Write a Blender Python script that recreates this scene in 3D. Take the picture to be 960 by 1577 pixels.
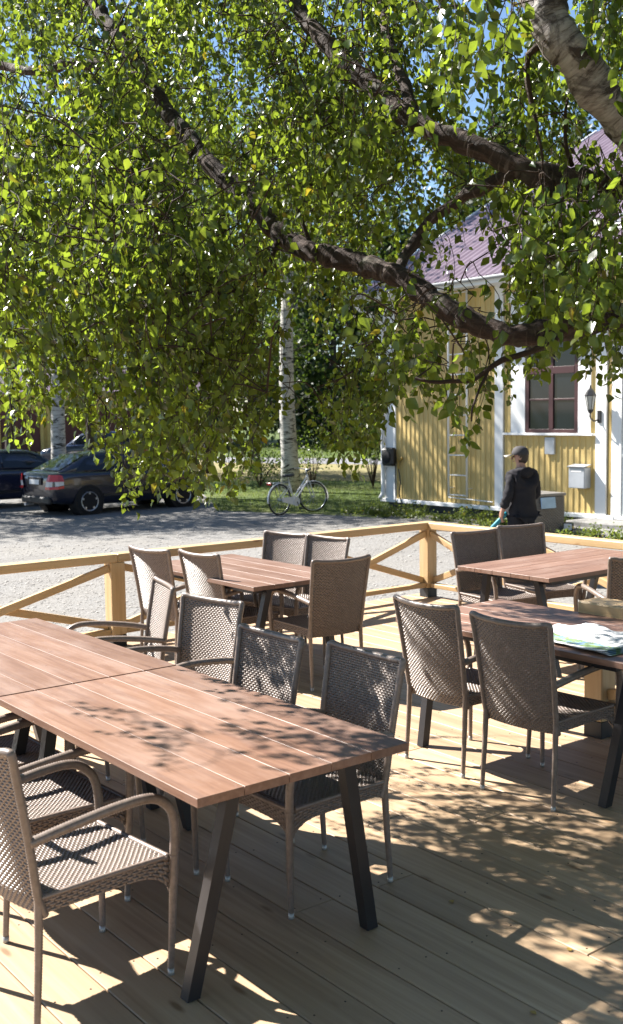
import bpy, math, random
import numpy as np
from mathutils import Vector, Matrix, Euler

for _o in list(bpy.data.objects):
    bpy.data.objects.remove(_o)
scene = bpy.context.scene
col = scene.collection
R = math.radians

# ---------------------------------------------------------------- camera
# World frame: +Y runs along the deck boards, +X across them, Z = 0 is the deck surface.
FPX, PITCH, ROLL, YAW, CAMH = 1676.6, .0912, -.0145, .6621, 1.928
PW, PH = 960., 1577.
fwd0 = Vector((math.sin(YAW), math.cos(YAW), 0))
rgt0 = Vector((math.cos(YAW), -math.sin(YAW), 0))
fwd = (fwd0 * math.cos(PITCH) + Vector((0, 0, -math.sin(PITCH)))).normalized()
up0 = rgt0.cross(fwd)
cR, sR = math.cos(ROLL), math.sin(ROLL)
cam_r = rgt0 * cR + up0 * sR
cam_u = rgt0 * -sR + up0 * cR
cd = bpy.data.cameras.new('camera')
cam = bpy.data.objects.new('camera', cd)
col.objects.link(cam)
mw = Matrix((cam_r, cam_u, -fwd)).transposed().to_4x4()
mw.translation = (0, 0, CAMH)
cam.matrix_world = mw
cd.sensor_fit = 'HORIZONTAL'
cd.sensor_width = 36
cd.lens = FPX / PW * 36
cd.clip_start = .05
cd.clip_end = 3000
cd.dof.use_dof = True
cd.dof.focus_distance = 5.6
cd.dof.aperture_fstop = 8
scene.camera = cam

# ---------------------------------------------------------------- sky, sun, exposure
SUN_EL = R(44.5)
sun_h = Vector((-.371, .928, 0)).normalized()
sun_dir = (sun_h * math.cos(SUN_EL) + Vector((0, 0, math.sin(SUN_EL)))).normalized()
world = bpy.data.worlds.new('World')
scene.world = world
world.use_nodes = True
wn = world.node_tree.nodes
wl = world.node_tree.links
sky = wn.new('ShaderNodeTexSky')
sky.sky_type = 'NISHITA'
sky.sun_disc = False
sky.sun_elevation = SUN_EL
sky.sun_rotation = math.atan2(sun_h.x, sun_h.y)
sky.air_density = 1.0
sky.dust_density = .3
sky.ozone_density = 4.0
wl.new(sky.outputs[0], wn['Background'].inputs[0])
wn['Background'].inputs[1].default_value = .05
sd = bpy.data.lights.new('sun', 'SUN')
sd.energy = 5.0
sd.angle = R(.55)
sd.color = (1, .955, .89)
sun = bpy.data.objects.new('sun', sd)
col.objects.link(sun)
sun.rotation_euler = sun_dir.to_track_quat('Z', 'Y').to_euler()
sun.location = (0, 0, 30)
vs = scene.view_settings
vs.view_transform = 'Standard'
vs.look = 'None'
vs.exposure = 1.93
vs.gamma = 1
scene.cycles.max_bounces = 8
scene.cycles.diffuse_bounces = 3
scene.cycles.transparent_max_bounces = 8
scene.cycles.use_denoising = True

# ---------------------------------------------------------------- calibrated photo geometry
def ray(px, py):
    x, y = px - PW / 2, py - PH / 2
    x, y = x * cR + y * sR, -x * sR + y * cR
    return fwd + rgt0 * (x / FPX) - up0 * (y / FPX)

def at_z(px, py, z):
    d = ray(px, py)
    return Vector((0, 0, CAMH)) + d * ((z - CAMH) / d.z)

def at_d(px, py, d):
    r = ray(px, py)
    return Vector((0, 0, CAMH)) + r * (d / r.dot(fwd0))

# ---------------------------------------------------------------- scene helpers
def tag(o, label=None, cat=None, group=None, kind=None):
    if label: o['label'] = label
    if cat: o['category'] = cat
    if group: o['group'] = group
    if kind: o['kind'] = kind
    return o

def empty(name, loc=(0, 0, 0), rz=0, label=None, cat=None, group=None):
    o = bpy.data.objects.new(name, None)
    col.objects.link(o)
    o.location = loc
    o.rotation_euler = (0, 0, rz)
    o.empty_display_size = .1
    return tag(o, label, cat, group)

def link(name, me, parent=None, mat=None):
    if mat is not None and len(me.materials) == 0:
        me.materials.append(mat)
    o = bpy.data.objects.new(name, me)
    col.objects.link(o)
    if parent is not None: o.parent = parent
    return o

kids = {}
def copy_tree(o, parent=None):
    c = o.copy()
    col.objects.link(c)
    if parent is not None: c.parent = parent
    for ch in list(o.children):
        copy_tree(ch, c)
    return c

class MB:
    """collects vertices and faces of one mesh"""
    def __init__(s):
        s.v, s.f, s.m, s.cur = [], [], [], 0
    def add(s, vs, fs):
        b = len(s.v)
        s.v += [tuple(p) for p in vs]
        s.f += [tuple(i + b for i in f) for f in fs]
        s.m += [s.cur] * len(fs)
        return s
    def box(s, c, d, rot=None, bev=0):
        x, y, z = d[0] / 2, d[1] / 2, d[2] / 2
        if bev:
            b = min(bev, x * .6, y * .6, z * .6)
            vs = []
            for sx in (-1, 1):
                for sy in (-1, 1):
                    for sz in (-1, 1):
                        vs += [(sx * x, sy * (y - b), sz * (z - b)), (sx * (x - b), sy * y, sz * (z - b)), (sx * (x - b), sy * (y - b), sz * z)]
            def I(sx, sy, sz, k): return ((sx > 0) * 4 + (sy > 0) * 2 + (sz > 0)) * 3 + k
            fs = []
            for q in (-1, 1):
                fs.append((I(q, -1, -1, 0), I(q, 1, -1, 0), I(q, 1, 1, 0), I(q, -1, 1, 0))[::q])
                fs.append((I(-1, q, -1, 1), I(1, q, -1, 1), I(1, q, 1, 1), I(-1, q, 1, 1))[::-q])
                fs.append((I(-1, -1, q, 2), I(1, -1, q, 2), I(1, 1, q, 2), I(-1, 1, q, 2))[::q])
                for r in (-1, 1):
                    fs.append((I(q, r, -1, 0), I(q, r, 1, 0), I(q, r, 1, 1), I(q, r, -1, 1))[::q * r * -1])
                    fs.append((I(q, -1, r, 0), I(q, 1, r, 0), I(q, 1, r, 2), I(q, -1, r, 2))[::q * r])
                    fs.append((I(-1, q, r, 1), I(1, q, r, 1), I(1, q, r, 2), I(-1, q, r, 2))[::q * r * -1])
                    for t in (-1, 1):
                        fs.append((I(q, r, t, 0), I(q, r, t, 1), I(q, r, t, 2))[::q * r * t])
        else:
            vs = [(sx * x, sy * y, sz * z) for sx in (-1, 1) for sy in (-1, 1) for sz in (-1, 1)]
            fs = [(0, 1, 3, 2), (4, 6, 7, 5), (0, 4, 5, 1), (2, 3, 7, 6), (0, 2, 6, 4), (1, 5, 7, 3)]
        c = Vector(c)
        if rot is not None:
            vs = [rot @ Vector(p) + c for p in vs]
        else:
            vs = [Vector(p) + c for p in vs]
        return s.add(vs, fs)
    def beam(s, p, q, w, h, bev=0, up=(0, 0, 1)):
        p, q = Vector(p), Vector(q)
        d = q - p
        return s.box((p + q) / 2, (w, d.length, h), frame(d, up), bev)
    def tube(s, pts, rad, n=8, cap=True, flat=None):
        pts = [Vector(p) for p in pts]
        k = len(pts)
        if not hasattr(rad, '__len__'): rad = [rad] * k
        t0 = (pts[1] - pts[0]).normalized()
        ref = Vector((0, 0, 1)) if abs(t0.z) < .9 else Vector((1, 0, 0))
        nx = t0.cross(ref).normalized()
        vs, fs = [], []
        for i, p in enumerate(pts):
            t = (pts[min(i + 1, k - 1)] - pts[max(i - 1, 0)])
            if t.length < 1e-9: t = t0
            t.normalize()
            nx = (nx - t * nx.dot(t))
            if nx.length < 1e-6: nx = t.orthogonal()
            nx.normalize()
            ny = t.cross(nx)
            r = rad[i]
            ra, rb = (r if not hasattr(r, '__len__') else r[0]), (r if not hasattr(r, '__len__') else r[1])
            for j in range(n):
                a = 2 * math.pi * j / n
                vs.append(p + nx * (ra * math.cos(a)) + ny * (rb * math.sin(a)))
        for i in range(k - 1):
            for j in range(n):
                a, b = i * n + j, i * n + (j + 1) % n
                fs.append((a, b, b + n, a + n))
        if cap:
            fs.append(tuple(range(n))[::-1])
            fs.append(tuple(range((k - 1) * n, k * n)))
        return s.add(vs, fs)
    def lathe(s, prof, axis='Z', c=(0, 0, 0), n=24, rot=None):
        vs, fs = [], []
        k = len(prof)
        for r, h in prof:
            for j in range(n):
                a = 2 * math.pi * j / n
                p = (r * math.cos(a), r * math.sin(a), h)
                if axis == 'Y': p = (p[0], h, p[1])
                if axis == 'X': p = (h, p[0], p[1])
                p = Vector(p)
                if rot is not None: p = rot @ p
                vs.append(p + Vector(c))
        for i in range(k - 1):
            for j in range(n):
                a, b = i * n + j, i * n + (j + 1) % n
                fs.append((a, b, b + n, a + n))
        return s.add(vs, fs)
    def loft(s, rings, closed=True, cap=True):
        n = len(rings[0])
        vs = [p for r in rings for p in r]
        fs = []
        for i in range(len(rings) - 1):
            for j in range(n if closed else n - 1):
                a, b = i * n + j, i * n + (j + 1) % n
                fs.append((a, b, b + n, a + n))
        if cap:
            fs.append(tuple(range(n))[::-1])
            fs.append(tuple(range((len(rings) - 1) * n, len(rings) * n)))
        return s.add(vs, fs)
    def mesh(s, name, mats=(), smooth=False):
        me = bpy.data.meshes.new(name)
        me.from_pydata(s.v, [], s.f)
        if not hasattr(mats, '__len__'): mats = [mats]
        for m in mats: me.materials.append(m)
        if len(mats) > 1:
            me.polygons.foreach_set('material_index', s.m)
        if smooth:
            me.polygons.foreach_set('use_smooth', [True] * len(me.polygons))
        me.update()
        return me
    def build(s, name, mats, parent=None, smooth=False, fix=True):
        me = s.mesh(name, mats, smooth)
        if fix:
            import bmesh
            bm = bmesh.new(); bm.from_mesh(me)
            bmesh.ops.recalc_face_normals(bm, faces=bm.faces)
            bm.to_mesh(me); bm.free()
        return link(name, me, parent)

def frame(d, up=(0, 0, 1)):
    """rotation whose local Y is d and local Z is as near up as can be"""
    y = Vector(d).normalized()
    u = Vector(up)
    if abs(y.dot(u)) > .999: u = Vector((1, 0, 0))
    x = y.cross(u).normalized()
    z = x.cross(y)
    return Matrix((x, y, z)).transposed()

_cache = {}
def stick(name, p, q, w, h, mat, parent=None, up=(0, 0, 1), bev=.004, roll=0):
    """a straight piece of timber or metal as an object of its own, its mesh lying along local Y"""
    p, q = Vector(p), Vector(q)
    L = (q - p).length
    key = (name, round(w, 4), round(h, 4), round(L, 3), mat.name)
    me = _cache.get(key)
    if me is None:
        me = MB().box((0, 0, 0), (w, L, h), None, bev).mesh(name, mat)
        _cache[key] = me
    o = link(name, me, parent)
    m = frame(q - p, up).to_4x4() @ Matrix.Rotation(roll, 4, 'Y')
    m.translation = (p + q) / 2
    o.matrix_local = m
    return o

def np_mesh(name, verts, faces, mat, parent=None, smooth=False):
    """verts (n,3) array, faces (m,k) array with one k"""
    me = bpy.data.meshes.new(name)
    nv, nf, k = len(verts), len(faces), faces.shape[1]
    me.vertices.add(nv)
    me.vertices.foreach_set('co', np.asarray(verts, np.float32).ravel())
    me.loops.add(nf * k)
    me.loops.foreach_set('vertex_index', np.asarray(faces, np.int32).ravel())
    me.polygons.add(nf)
    me.polygons.foreach_set('loop_start', np.arange(0, nf * k, k, dtype=np.int32))
    me.polygons.foreach_set('loop_total', np.full(nf, k, np.int32))
    if smooth: me.polygons.foreach_set('use_smooth', np.ones(nf, bool))
    me.update(calc_edges=True)
    me.validate()
    return link(name, me, parent, mat)

# ---------------------------------------------------------------- materials
ALBEDO = .80      # overall reflectance of the painted and timber surfaces
class NT:
    def __init__(s, name):
        s.m = bpy.data.materials.new(name)
        s.m.use_nodes = True
        s.t = s.m.node_tree
        s.b = s.t.nodes['Principled BSDF']
        s.out = s.t.nodes['Material Output']
    def n(s, typ, **kw):
        nd = s.t.nodes.new(typ)
        for k, v in kw.items():
            if k.startswith('i_'):
                nd.inputs[k[2:].replace('_', ' ')].default_value = v
            else: setattr(nd, k, v)
        return nd
    def l(s, a, b): s.t.links.new(a, b)
    def coords(s, kind='Object', scale=(1, 1, 1), rnd=False):
        tc = s.n('ShaderNodeTexCoord')
        mp = s.n('ShaderNodeMapping')
        mp.inputs['Scale'].default_value = scale
        s.l(tc.outputs[kind], mp.inputs['Vector'])
        if rnd:
            oi = s.n('ShaderNodeObjectInfo')
            vm = s.n('ShaderNodeVectorMath', operation='SCALE')
            cb = s.n('ShaderNodeCombineXYZ')
            for i in range(3): s.l(oi.outputs['Random'], cb.inputs[i])
            s.l(cb.outputs[0], vm.inputs[0])
            vm.inputs['Scale'].default_value = 57.3
            s.l(vm.outputs[0], mp.inputs['Location'])
        return mp.outputs[0]
    def noise(s, vec, scale=5, detail=5, rough=.55, dist=0):
        nz = s.n('ShaderNodeTexNoise')
        nz.inputs['Scale'].default_value = scale
        nz.inputs['Detail'].default_value = detail
        nz.inputs['Roughness'].default_value = rough
        nz.inputs['Distortion'].default_value = dist
        s.l(vec, nz.inputs['Vector'])
        return nz.outputs[0]
    def ramp(s, fac, stops):
        r = s.n('ShaderNodeValToRGB')
        e = r.color_ramp.elements
        while len(e) < len(stops): e.new(.5)
        for el, (p, c) in zip(e, stops):
            el.position = p
            el.color = (*c, 1) if len(c) == 3 else c
        s.l(fac, r.inputs[0])
        return r.outputs[0]
    def mix(s, fac, a, b, mode='MIX'):
        mx = s.n('ShaderNodeMix', data_type='RGBA', blend_type=mode)
        for sock, val in ((mx.inputs[0], fac), (mx.inputs[6], a), (mx.inputs[7], b)):
            if hasattr(val, 'is_output'): s.l(val, sock)
            elif hasattr(val, '__len__'): sock.default_value = (*val, 1)
            else: sock.default_value = val
        return mx.outputs[2]
    def vary(s, colr, lo=.8, hi=1.2):
        oi = s.n('ShaderNodeObjectInfo')
        mr = s.n('ShaderNodeMapRange')
        mr.inputs['To Min'].default_value = lo
        mr.inputs['To Max'].default_value = hi
        s.l(oi.outputs['Random'], mr.inputs[0])
        hs = s.n('ShaderNodeHueSaturation')
        s.l(mr.outputs[0], hs.inputs['Value'])
        s.l(colr, hs.inputs['Color'])
        return hs.outputs[0]
    def bump(s, h, strength=.3, dist=.01):
        b = s.n('ShaderNodeBump')
        b.inputs['Strength'].default_value = strength
        b.inputs['Distance'].default_value = dist
        s.l(h, b.inputs['Height'])
        s.l(b.outputs[0], s.b.inputs['Normal'])
    def base(s, c, rough=.6, spec=.5, metal=0):
        k = 1.0 if s.m.name in ('white_paint', 'white_metal', 'newsprint') else ALBEDO
        if hasattr(c, 'is_output'):
            hs = s.n('ShaderNodeHueSaturation')
            hs.inputs['Value'].default_value = k
            s.l(c, hs.inputs['Color'])
            s.l(hs.outputs[0], s.b.inputs['Base Color'])
        else: s.b.inputs['Base Color'].default_value = (*[x * k for x in c], 1)
        s.b.inputs['Roughness'].default_value = rough
        s.b.inputs['Specular IOR Level'].default_value = spec
        s.b.inputs['Metallic'].default_value = metal
        return s.m

def m_plain(name, c, rough=.55, spec=.5, metal=0, var=.12, scale=6, bump=.1):
    t = NT(name)
    v = t.coords('Object')
    nz = t.noise(v, scale, 5)
    cc = t.ramp(nz, [(.3, tuple(x * (1 - var) for x in c)), (.7, tuple(min(1, x * (1 + var)) for x in c))])
    if bump: t.bump(t.noise(v, scale * 12, 3), bump, .002)
    return t.base(cc, rough, spec, metal)

def m_wood(name, dark, mid, light, along=1.2, across=28, rough=.6, rnd=True, lo=.85, hi=1.15, bump=.25, knots=None, spec=.4):
    t = NT(name)
    v = t.coords('Object', (across, along, across), rnd)
    g = t.noise(v, 1, 6, .62, .6)
    c = t.ramp(g, [(.28, dark), (.5, mid), (.72, light)])
    v2 = t.coords('Object', (3, .7, 3), rnd)
    big = t.noise(v2, 1.3, 3)
    c = t.mix(t.ramp(big, [(.35, (.0,) * 3), (.75, (.55,) * 3)]), c, tuple(x * .82 for x in mid))
    ck = t.noise(t.coords('Object', (across * 2.6, along * .55, across * 2.6), rnd), 1, 4, .6, .3)
    c = t.mix(t.ramp(ck, [(.66, (0,) * 3), (.74, (.55,) * 3)]), c, tuple(x * .55 for x in dark))
    if knots:
        vo = t.n('ShaderNodeTexVoronoi')
        vo.inputs['Scale'].default_value = 1
        t.l(t.coords('Object', (7, 2.1, 7), rnd), vo.inputs['Vector'])
        c = t.mix(t.ramp(vo.outputs[0], [(.05, (.8,) * 3), (.12, (0,) * 3)]), c, knots)
    c = t.vary(c, lo, hi)
    t.bump(g, bump, .003)
    return t.base(c, rough, spec)

MAT = {}
MAT['deck'] = m_wood('deck_pine', (.34, .22, .130), (.50, .347, .212), (.61, .448, .29), .9, 24, .55, lo=.84, hi=1.12, bump=.45, knots=(.20, .11, .05))
MAT['rail'] = m_wood('rail_pine', (.50, .325, .15), (.61, .42, .215), (.69, .50, .285), 1.3, 26, .5, lo=.9, hi=1.1, knots=(.28, .13, .05))

def m_table():
    t = NT('table_stain')
    v = t.coords('Object', (30, 1.4, 30), True)
    g = t.noise(v, 1, 6, .65, .4)
    c = t.ramp(g, [(.25, (.135, .064, .041)), (.5, (.215, .114, .073)), (.75, (.295, .172, .120))])
    w = t.noise(t.coords('Object', (5, 1.6, 5), True), 1.6, 5, .6)
    c = t.mix(t.ramp(w, [(.45, (0,) * 3), (.75, (.55,) * 3)]), c, (.30, .205, .165))
    sp = t.noise(t.coords('Object', (16, 9, 16), True), 1, 6, .7, 1.5)
    c = t.mix(t.ramp(sp, [(.60, (0,) * 3), (.72, (.6,) * 3)]), c, (.14, .075, .055))
    c = t.mix(t.ramp(sp, [(.26, (.5,) * 3), (.38, (0,) * 3)]), c, (.34, .235, .185))
    c = t.vary(c, .84, 1.16)
    t.bump(g, .35, .002)
    rg = t.ramp(w, [(.3, (.42,) * 3), (.7, (.58,) * 3)])
    t.base(c, .5, .5)
    t.l(rg, t.b.inputs['Roughness'])
    return t.m
MAT['table'] = m_table()

def m_wicker():
    t = NT('wicker_taupe')
    v = t.coords('Object', (1, 1, 1))
    nz = t.noise(v, 60, 3)
    c = t.ramp(nz, [(.3, (.182, .140, .116)), (.7, (.27, .213, .180))])
    c = t.vary(c, .9, 1.1)
    t.base(c, .36, .55)
    return t.m
MAT['wicker'] = m_wicker()
MAT['black_metal'] = m_plain('black_steel', (.022, .021, .024), .42, .5, .0, .2, 9, .05)
MAT['shoe'] = m_plain('black_post_shoe', (.018, .018, .02), .6)
MAT['cap'] = m_plain('foot_cap', (.48, .46, .43), .35, .5, .5)
MAT['screw'] = m_plain('screw_head', (.07, .05, .035), .5, .5, .4)
MAT['white'] = m_plain('white_paint', (.74, .74, .73), .5, .5, 0, .04, 5, .05)
MAT['offwhite'] = m_plain('white_metal', (.72, .71, .69), .4, .5, 0, .05, 8, .05)
MAT['greymetal'] = m_plain('grey_metal', (.50, .52, .55), .4, .5, .3, .06, 8, .05)
MAT['redbrown'] = m_plain('red_brown_paint', (.055, .016, .017), .45, .5)
MAT['maroon'] = m_plain('maroon_paint', (.11, .026, .024), .6)
MAT['shedyellow'] = m_plain('shed_yellow_paint', (.66, .46, .15), .65)  # shed yellow, like the door maroon, lightened to offset the shade there
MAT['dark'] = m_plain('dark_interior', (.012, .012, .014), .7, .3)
MAT['stone'] = m_plain('grey_stone', (.24, .235, .225), .85, .3, 0, .25, 14, .5)
MAT['plinth'] = m_plain('dark_plinth', (.085, .085, .095), .85, .3, 0, .3, 5, .5)
MAT['tyre'] = m_plain('tyre_rubber', (.015, .015, .016), .75, .3)
MAT['alloy'] = m_plain('alloy', (.55, .56, .58), .3, .5, .8, .05)
MAT['blackplastic'] = m_plain('black_plastic', (.015, .015, .017), .45)
MAT['brass'] = m_plain('yellow_fitting', (.42, .26, .05), .45, .5, .3)
MAT['teal'] = m_plain('teal_plastic', (.01, .24, .32), .4)
MAT['bluepaper'] = m_plain('pale_blue_paper', (.35, .52, .72), .6)

def m_glass(name='window_glass', c=(.012, .016, .022)):
    t = NT(name)
    return t.base(c, .05, .5)
MAT['glass'] = m_glass()
def m_carpaint(name, c):
    t = NT(name)
    t.base(c, .22, .55)
    t.b.inputs['Coat Weight'].default_value = .8
    t.b.inputs['Coat Roughness'].default_value = .05
    return t.m
MAT['redlamp'] = m_plain('red_lamp', (.55, .02, .02), .2, .6, 0, .1)
MAT['clearlamp'] = m_plain('clear_lamp', (.7, .68, .66), .2, .6, 0, .05)

def m_wall():
    t = NT('yellow_wall_paint')
    v = t.coords('Object', (3, 3, 1.2), True)
    nz = t.noise(v, 2, 5)
    c = t.ramp(nz, [(.3, (.62, .445, .165)), (.7, (.72, .535, .21))])
    st = t.noise(t.coords('Object', (20, 20, .8), True), 1, 4)
    c = t.mix(t.ramp(st, [(.6, (0,) * 3), (.85, (.35,) * 3)]), c, (.46, .31, .10))
    c = t.vary(c, .95, 1.05)
    t.bump(st, .15, .002)
    return t.base(c, .6, .4)
MAT['wall'] = m_wall()

def m_roof():
    t = NT('roof_sheet')
    v = t.coords('Object', (1.5, 1.5, 1.5))
    nz = t.noise(v, 1.2, 5)
    c = t.ramp(nz, [(.3, (.130, .088, .112)), (.7, (.20, .150, .185))])  # mauve tone puts the sky's reflection into the red-brown sheet colour
    return t.base(c, .38, .55)
MAT['roof'] = m_roof()

def attr_coords(t, scale):
    at = t.n('ShaderNodeAttribute', attribute_name='bark')
    mp = t.n('ShaderNodeMapping'); mp.inputs['Scale'].default_value = scale
    t.l(at.outputs['Vector'], mp.inputs['Vector'])
    return mp.outputs[0]
def m_limb_white():
    t = NT('birch_limb_bark')
    a = t.noise(attr_coords(t, (7, 7, 38)), 1, 5, .65, .3)
    b = t.noise(attr_coords(t, (2.2, 2.2, 3.0)), 1.6, 6, .7, .8)
    c = t.ramp(a, [(.38, (.08, .060, .050)), (.47, (.27, .235, .21)), (.64, (.42, .385, .35))])  # pale bark darkened, so the limb's shade is partly in its colour
    c = t.mix(t.ramp(b, [(.50, (0,) * 3), (.60, (1,) * 3)]), c, (.05, .037, .031))
    t.bump(t.mix(.5, a, b), .9, .02)
    return t.base(c, .7, .3)
def m_limb_dark():
    t = NT('limb_bark')
    a = t.noise(attr_coords(t, (16, 16, 5)), 1.2, 7, .72, 1.2)
    b = t.noise(attr_coords(t, (5, 5, 30)), 1.2, 5, .6, .4)
    f = t.noise(attr_coords(t, (3, 3, 3)), 1.6, 4, .6)
    c = t.ramp(a, [(.30, (.016, .011, .010)), (.52, (.060, .038, .030)), (.70, (.135, .090, .072))])
    c = t.mix(t.ramp(b, [(.56, (0,) * 3), (.66, (.75,) * 3)]), c, (.20, .150, .125))
    c = t.mix(t.ramp(f, [(.58, (0,) * 3), (.70, (.7,) * 3)]), c, (.10, .105, .075))
    t.bump(t.mix(.35, a, b), 1.0, .03)
    return t.base(c, .8, .3)
def m_bark_birch(name='birch_bark', white=(.62, .60, .56), dark=(.03, .026, .024), amount=.52, zs=7):
    t = NT(name)
    v = t.coords('Object', (2.2, 2.2, zs))
    a = t.noise(v, 1.5, 6, .7, .5)
    v2 = t.coords('Object', (5, 5, 40))
    b = t.noise(v2, 1, 3, .6)
    base = t.ramp(b, [(.35, tuple(x * .55 for x in white)), (.55, white)])
    c = t.mix(t.ramp(a, [(amount, (0,) * 3), (amount + .07, (1,) * 3)]), base, dark)
    t.bump(a, .5, .02)
    return t.base(c, .7, .3)
MAT['birch'] = m_bark_birch()
def m_bark(name, c1, c2, scale=(9, 9, 9)):
    t = NT(name)
    a = t.noise(t.coords('Object', scale), 1.5, 7, .7, .8)
    c = t.ramp(a, [(.3, c1), (.65, c2), (.8, tuple(min(1, x * 1.6) for x in c2))])
    t.bump(a, .9, .02)
    return t.base(c, .8, .3)
MAT['birchlimb'] = m_limb_white()
MAT['limb'] = m_limb_dark()
MAT['boxweave'] = m_plain('grey_weave', (.20, .185, .172), .5)
MAT['twig'] = m_bark('twig_bark', (.03, .018, .012), (.06, .035, .022))
MAT['trunk'] = m_bark('dark_bark', (.025, .02, .017), (.09, .075, .06), (5, 5, 2))

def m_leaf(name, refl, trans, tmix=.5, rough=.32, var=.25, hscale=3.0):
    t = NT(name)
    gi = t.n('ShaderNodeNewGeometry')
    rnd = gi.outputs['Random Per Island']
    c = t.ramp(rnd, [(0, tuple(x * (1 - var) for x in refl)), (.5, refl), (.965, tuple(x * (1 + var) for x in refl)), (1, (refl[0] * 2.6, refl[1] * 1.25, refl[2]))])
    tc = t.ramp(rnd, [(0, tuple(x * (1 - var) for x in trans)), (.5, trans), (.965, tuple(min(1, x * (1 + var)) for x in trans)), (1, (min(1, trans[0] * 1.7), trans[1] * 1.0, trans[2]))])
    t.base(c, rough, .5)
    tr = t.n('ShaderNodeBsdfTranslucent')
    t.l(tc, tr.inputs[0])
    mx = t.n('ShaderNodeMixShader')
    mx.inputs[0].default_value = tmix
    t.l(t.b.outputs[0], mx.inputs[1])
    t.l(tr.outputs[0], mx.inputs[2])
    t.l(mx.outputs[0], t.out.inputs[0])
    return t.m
MAT['leaf'] = m_leaf('birch_leaf', (.042, .078, .017), (.24, .32, .026), .43, .27, .5)
MAT['farleaf'] = m_leaf('far_leaf', (.040, .072, .016), (.16, .24, .02), .38, .45)
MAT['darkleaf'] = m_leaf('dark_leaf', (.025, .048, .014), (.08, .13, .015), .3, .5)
MAT['weed'] = m_leaf('weed_leaf', (.085, .12, .03), (.25, .32, .04), .35, .5)
MAT['drygrass'] = m_leaf('grass_blade', (.075, .11, .026), (.20, .27, .04), .35, .6)

def m_gravel():
    t = NT('gravel')
    v = t.coords('Object')
    vo = t.n('ShaderNodeTexVoronoi')
    vo.inputs['Scale'].default_value = 38
    t.l(v, vo.inputs['Vector'])
    big = t.noise(v, .35, 5, .6)
    fine = t.noise(v, 25, 4, .7)
    c = t.ramp(fine, [(.3, (.165, .160, .156)), (.5, (.215, .209, .203)), (.7, (.27, .263, .254))])
    hs = t.mix(.28, c, vo.outputs[1], 'SOFT_LIGHT')
    bw = t.n('ShaderNodeRGBToBW')
    t.l(hs, bw.inputs[0])
    tint = t.mix(1.0, bw.outputs[0], (1.0, .97, .925), 'MULTIPLY')
    tint = t.mix(t.ramp(big, [(.45, (0,) * 3), (.70, (.45,) * 3)]), tint, (.25, .228, .195))
    pt_ = t.noise(t.coords('Object', (.5, 1.6, 1)), 1.1, 6, .65, .8)
    tint = t.mix(t.ramp(pt_, [(.50, (0,) * 3), (.66, (.5,) * 3)]), tint, (.155, .145, .135))
    t.bump(vo.outputs[0], .4, .012)
    return t.base(tint, .9, .25)
MAT['gravel'] = m_gravel()
MAT['pebble'] = m_plain('pebble', (.27, .255, .235), .85, .3, 0, .45, 18, .2)
def m_grass():
    t = NT('grass_ground')
    v = t.coords('Object')
    a = t.noise(v, .22, 5, .6)
    b = t.noise(v, 9, 5, .7)
    c = t.ramp(b, [(.3, (.045, .072, .016)), (.7, (.105, .15, .034))])
    c = t.mix(t.ramp(a, [(.48, (0,) * 3), (.70, (.45,) * 3)]), c, (.20, .19, .07))
    t.bump(b, .6, .03)
    return t.base(c, .9, .2)
MAT['grass'] = m_grass()
MAT['drysward'] = m_plain('dry_sward', (.235, .205, .095), .9, .2, 0, .35, 4, .6)
MAT['path'] = m_plain('path_asphalt', (.20, .20, .21), .9, .3, 0, .2, 3, .2)

# ================================================================ ground, yard, path
G = -.35          # level of the yard; the deck stands a little above it
def sheet(name, pts, z, mat, kind='structure'):
    me = bpy.data.meshes.new(name)
    me.from_pydata([(p[0], p[1], z) for p in pts], [], [tuple(range(len(pts)))])
    o = link(name, me, None, mat)
    if o.data.polygons[0].normal.z < 0: o.data.flip_normals()
    return tag(o, kind=kind)
sheet('ground', [(-900, -900), (900, -900), (900, 900), (-900, 900)], G - .008, MAT['grass'])
def gz(px, py): 
    p = at_z(px, py, G); return (p.x, p.y)
yard_pts = [(-14, -12), (16.6, -12), (16.6, 18.2), gz(597, 798), gz(540, 795), gz(487, 792), gz(420, 790), gz(340, 786), gz(322, 770), gz(300, 745), gz(285, 722), gz(270, 709), (20, 75), (-40, 75), (-40, -12)]
sheet('gravel_yard', yard_pts, G, MAT['gravel'])
sheet('dry_verge', [gz(300, 741), gz(450, 739), gz(640, 742), gz(760, 730), gz(760, 713), gz(300, 708)], G - .004, MAT['drysward'])
sheet('path', [gz(330, 712), gz(700, 717), gz(900, 721), gz(900, 711), gz(700, 708), gz(330, 704)], G + .004, MAT['path'])

rng = np.random.default_rng(7)
# loose stones of the gravel near the deck
def stones(n, x0, x1, y0, y1, s0, s1):
    base = np.array([(1, 0, 0), (-1, 0, 0), (0, 1, 0), (0, -1, 0), (0, 0, 1), (.7, .7, .3), (-.7, .6, .35), (.6, -.7, .3), (-.6, -.7, .35)], float)
    fc = np.array([(0, 5, 4), (5, 2, 4), (2, 6, 4), (6, 1, 4), (1, 8, 4), (8, 3, 4), (3, 7, 4), (7, 0, 4)])
    P = np.stack([rng.uniform(x0, x1, n), rng.uniform(y0, y1, n), np.full(n, G + .001)], 1)
    S = rng.uniform(s0, s1, n) * rng.choice([.6, .8, 1, 1.5], n)
    a = rng.uniform(0, 6.28, n)
    ca, sa = np.cos(a), np.sin(a)
    V = base[None] * rng.uniform(.7, 1.25, (n, 9, 1))
    X = V[..., 0] * ca[:, None] - V[..., 1] * sa[:, None]
    Y = V[..., 0] * sa[:, None] + V[..., 1] * ca[:, None]
    V = np.stack([X, Y, V[..., 2] * .6], 2) * S[:, None, None] + P[:, None]
    F = fc[None] + (np.arange(n) * 9)[:, None, None]
    return V.reshape(-1, 3), F.reshape(-1, 3)
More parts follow.
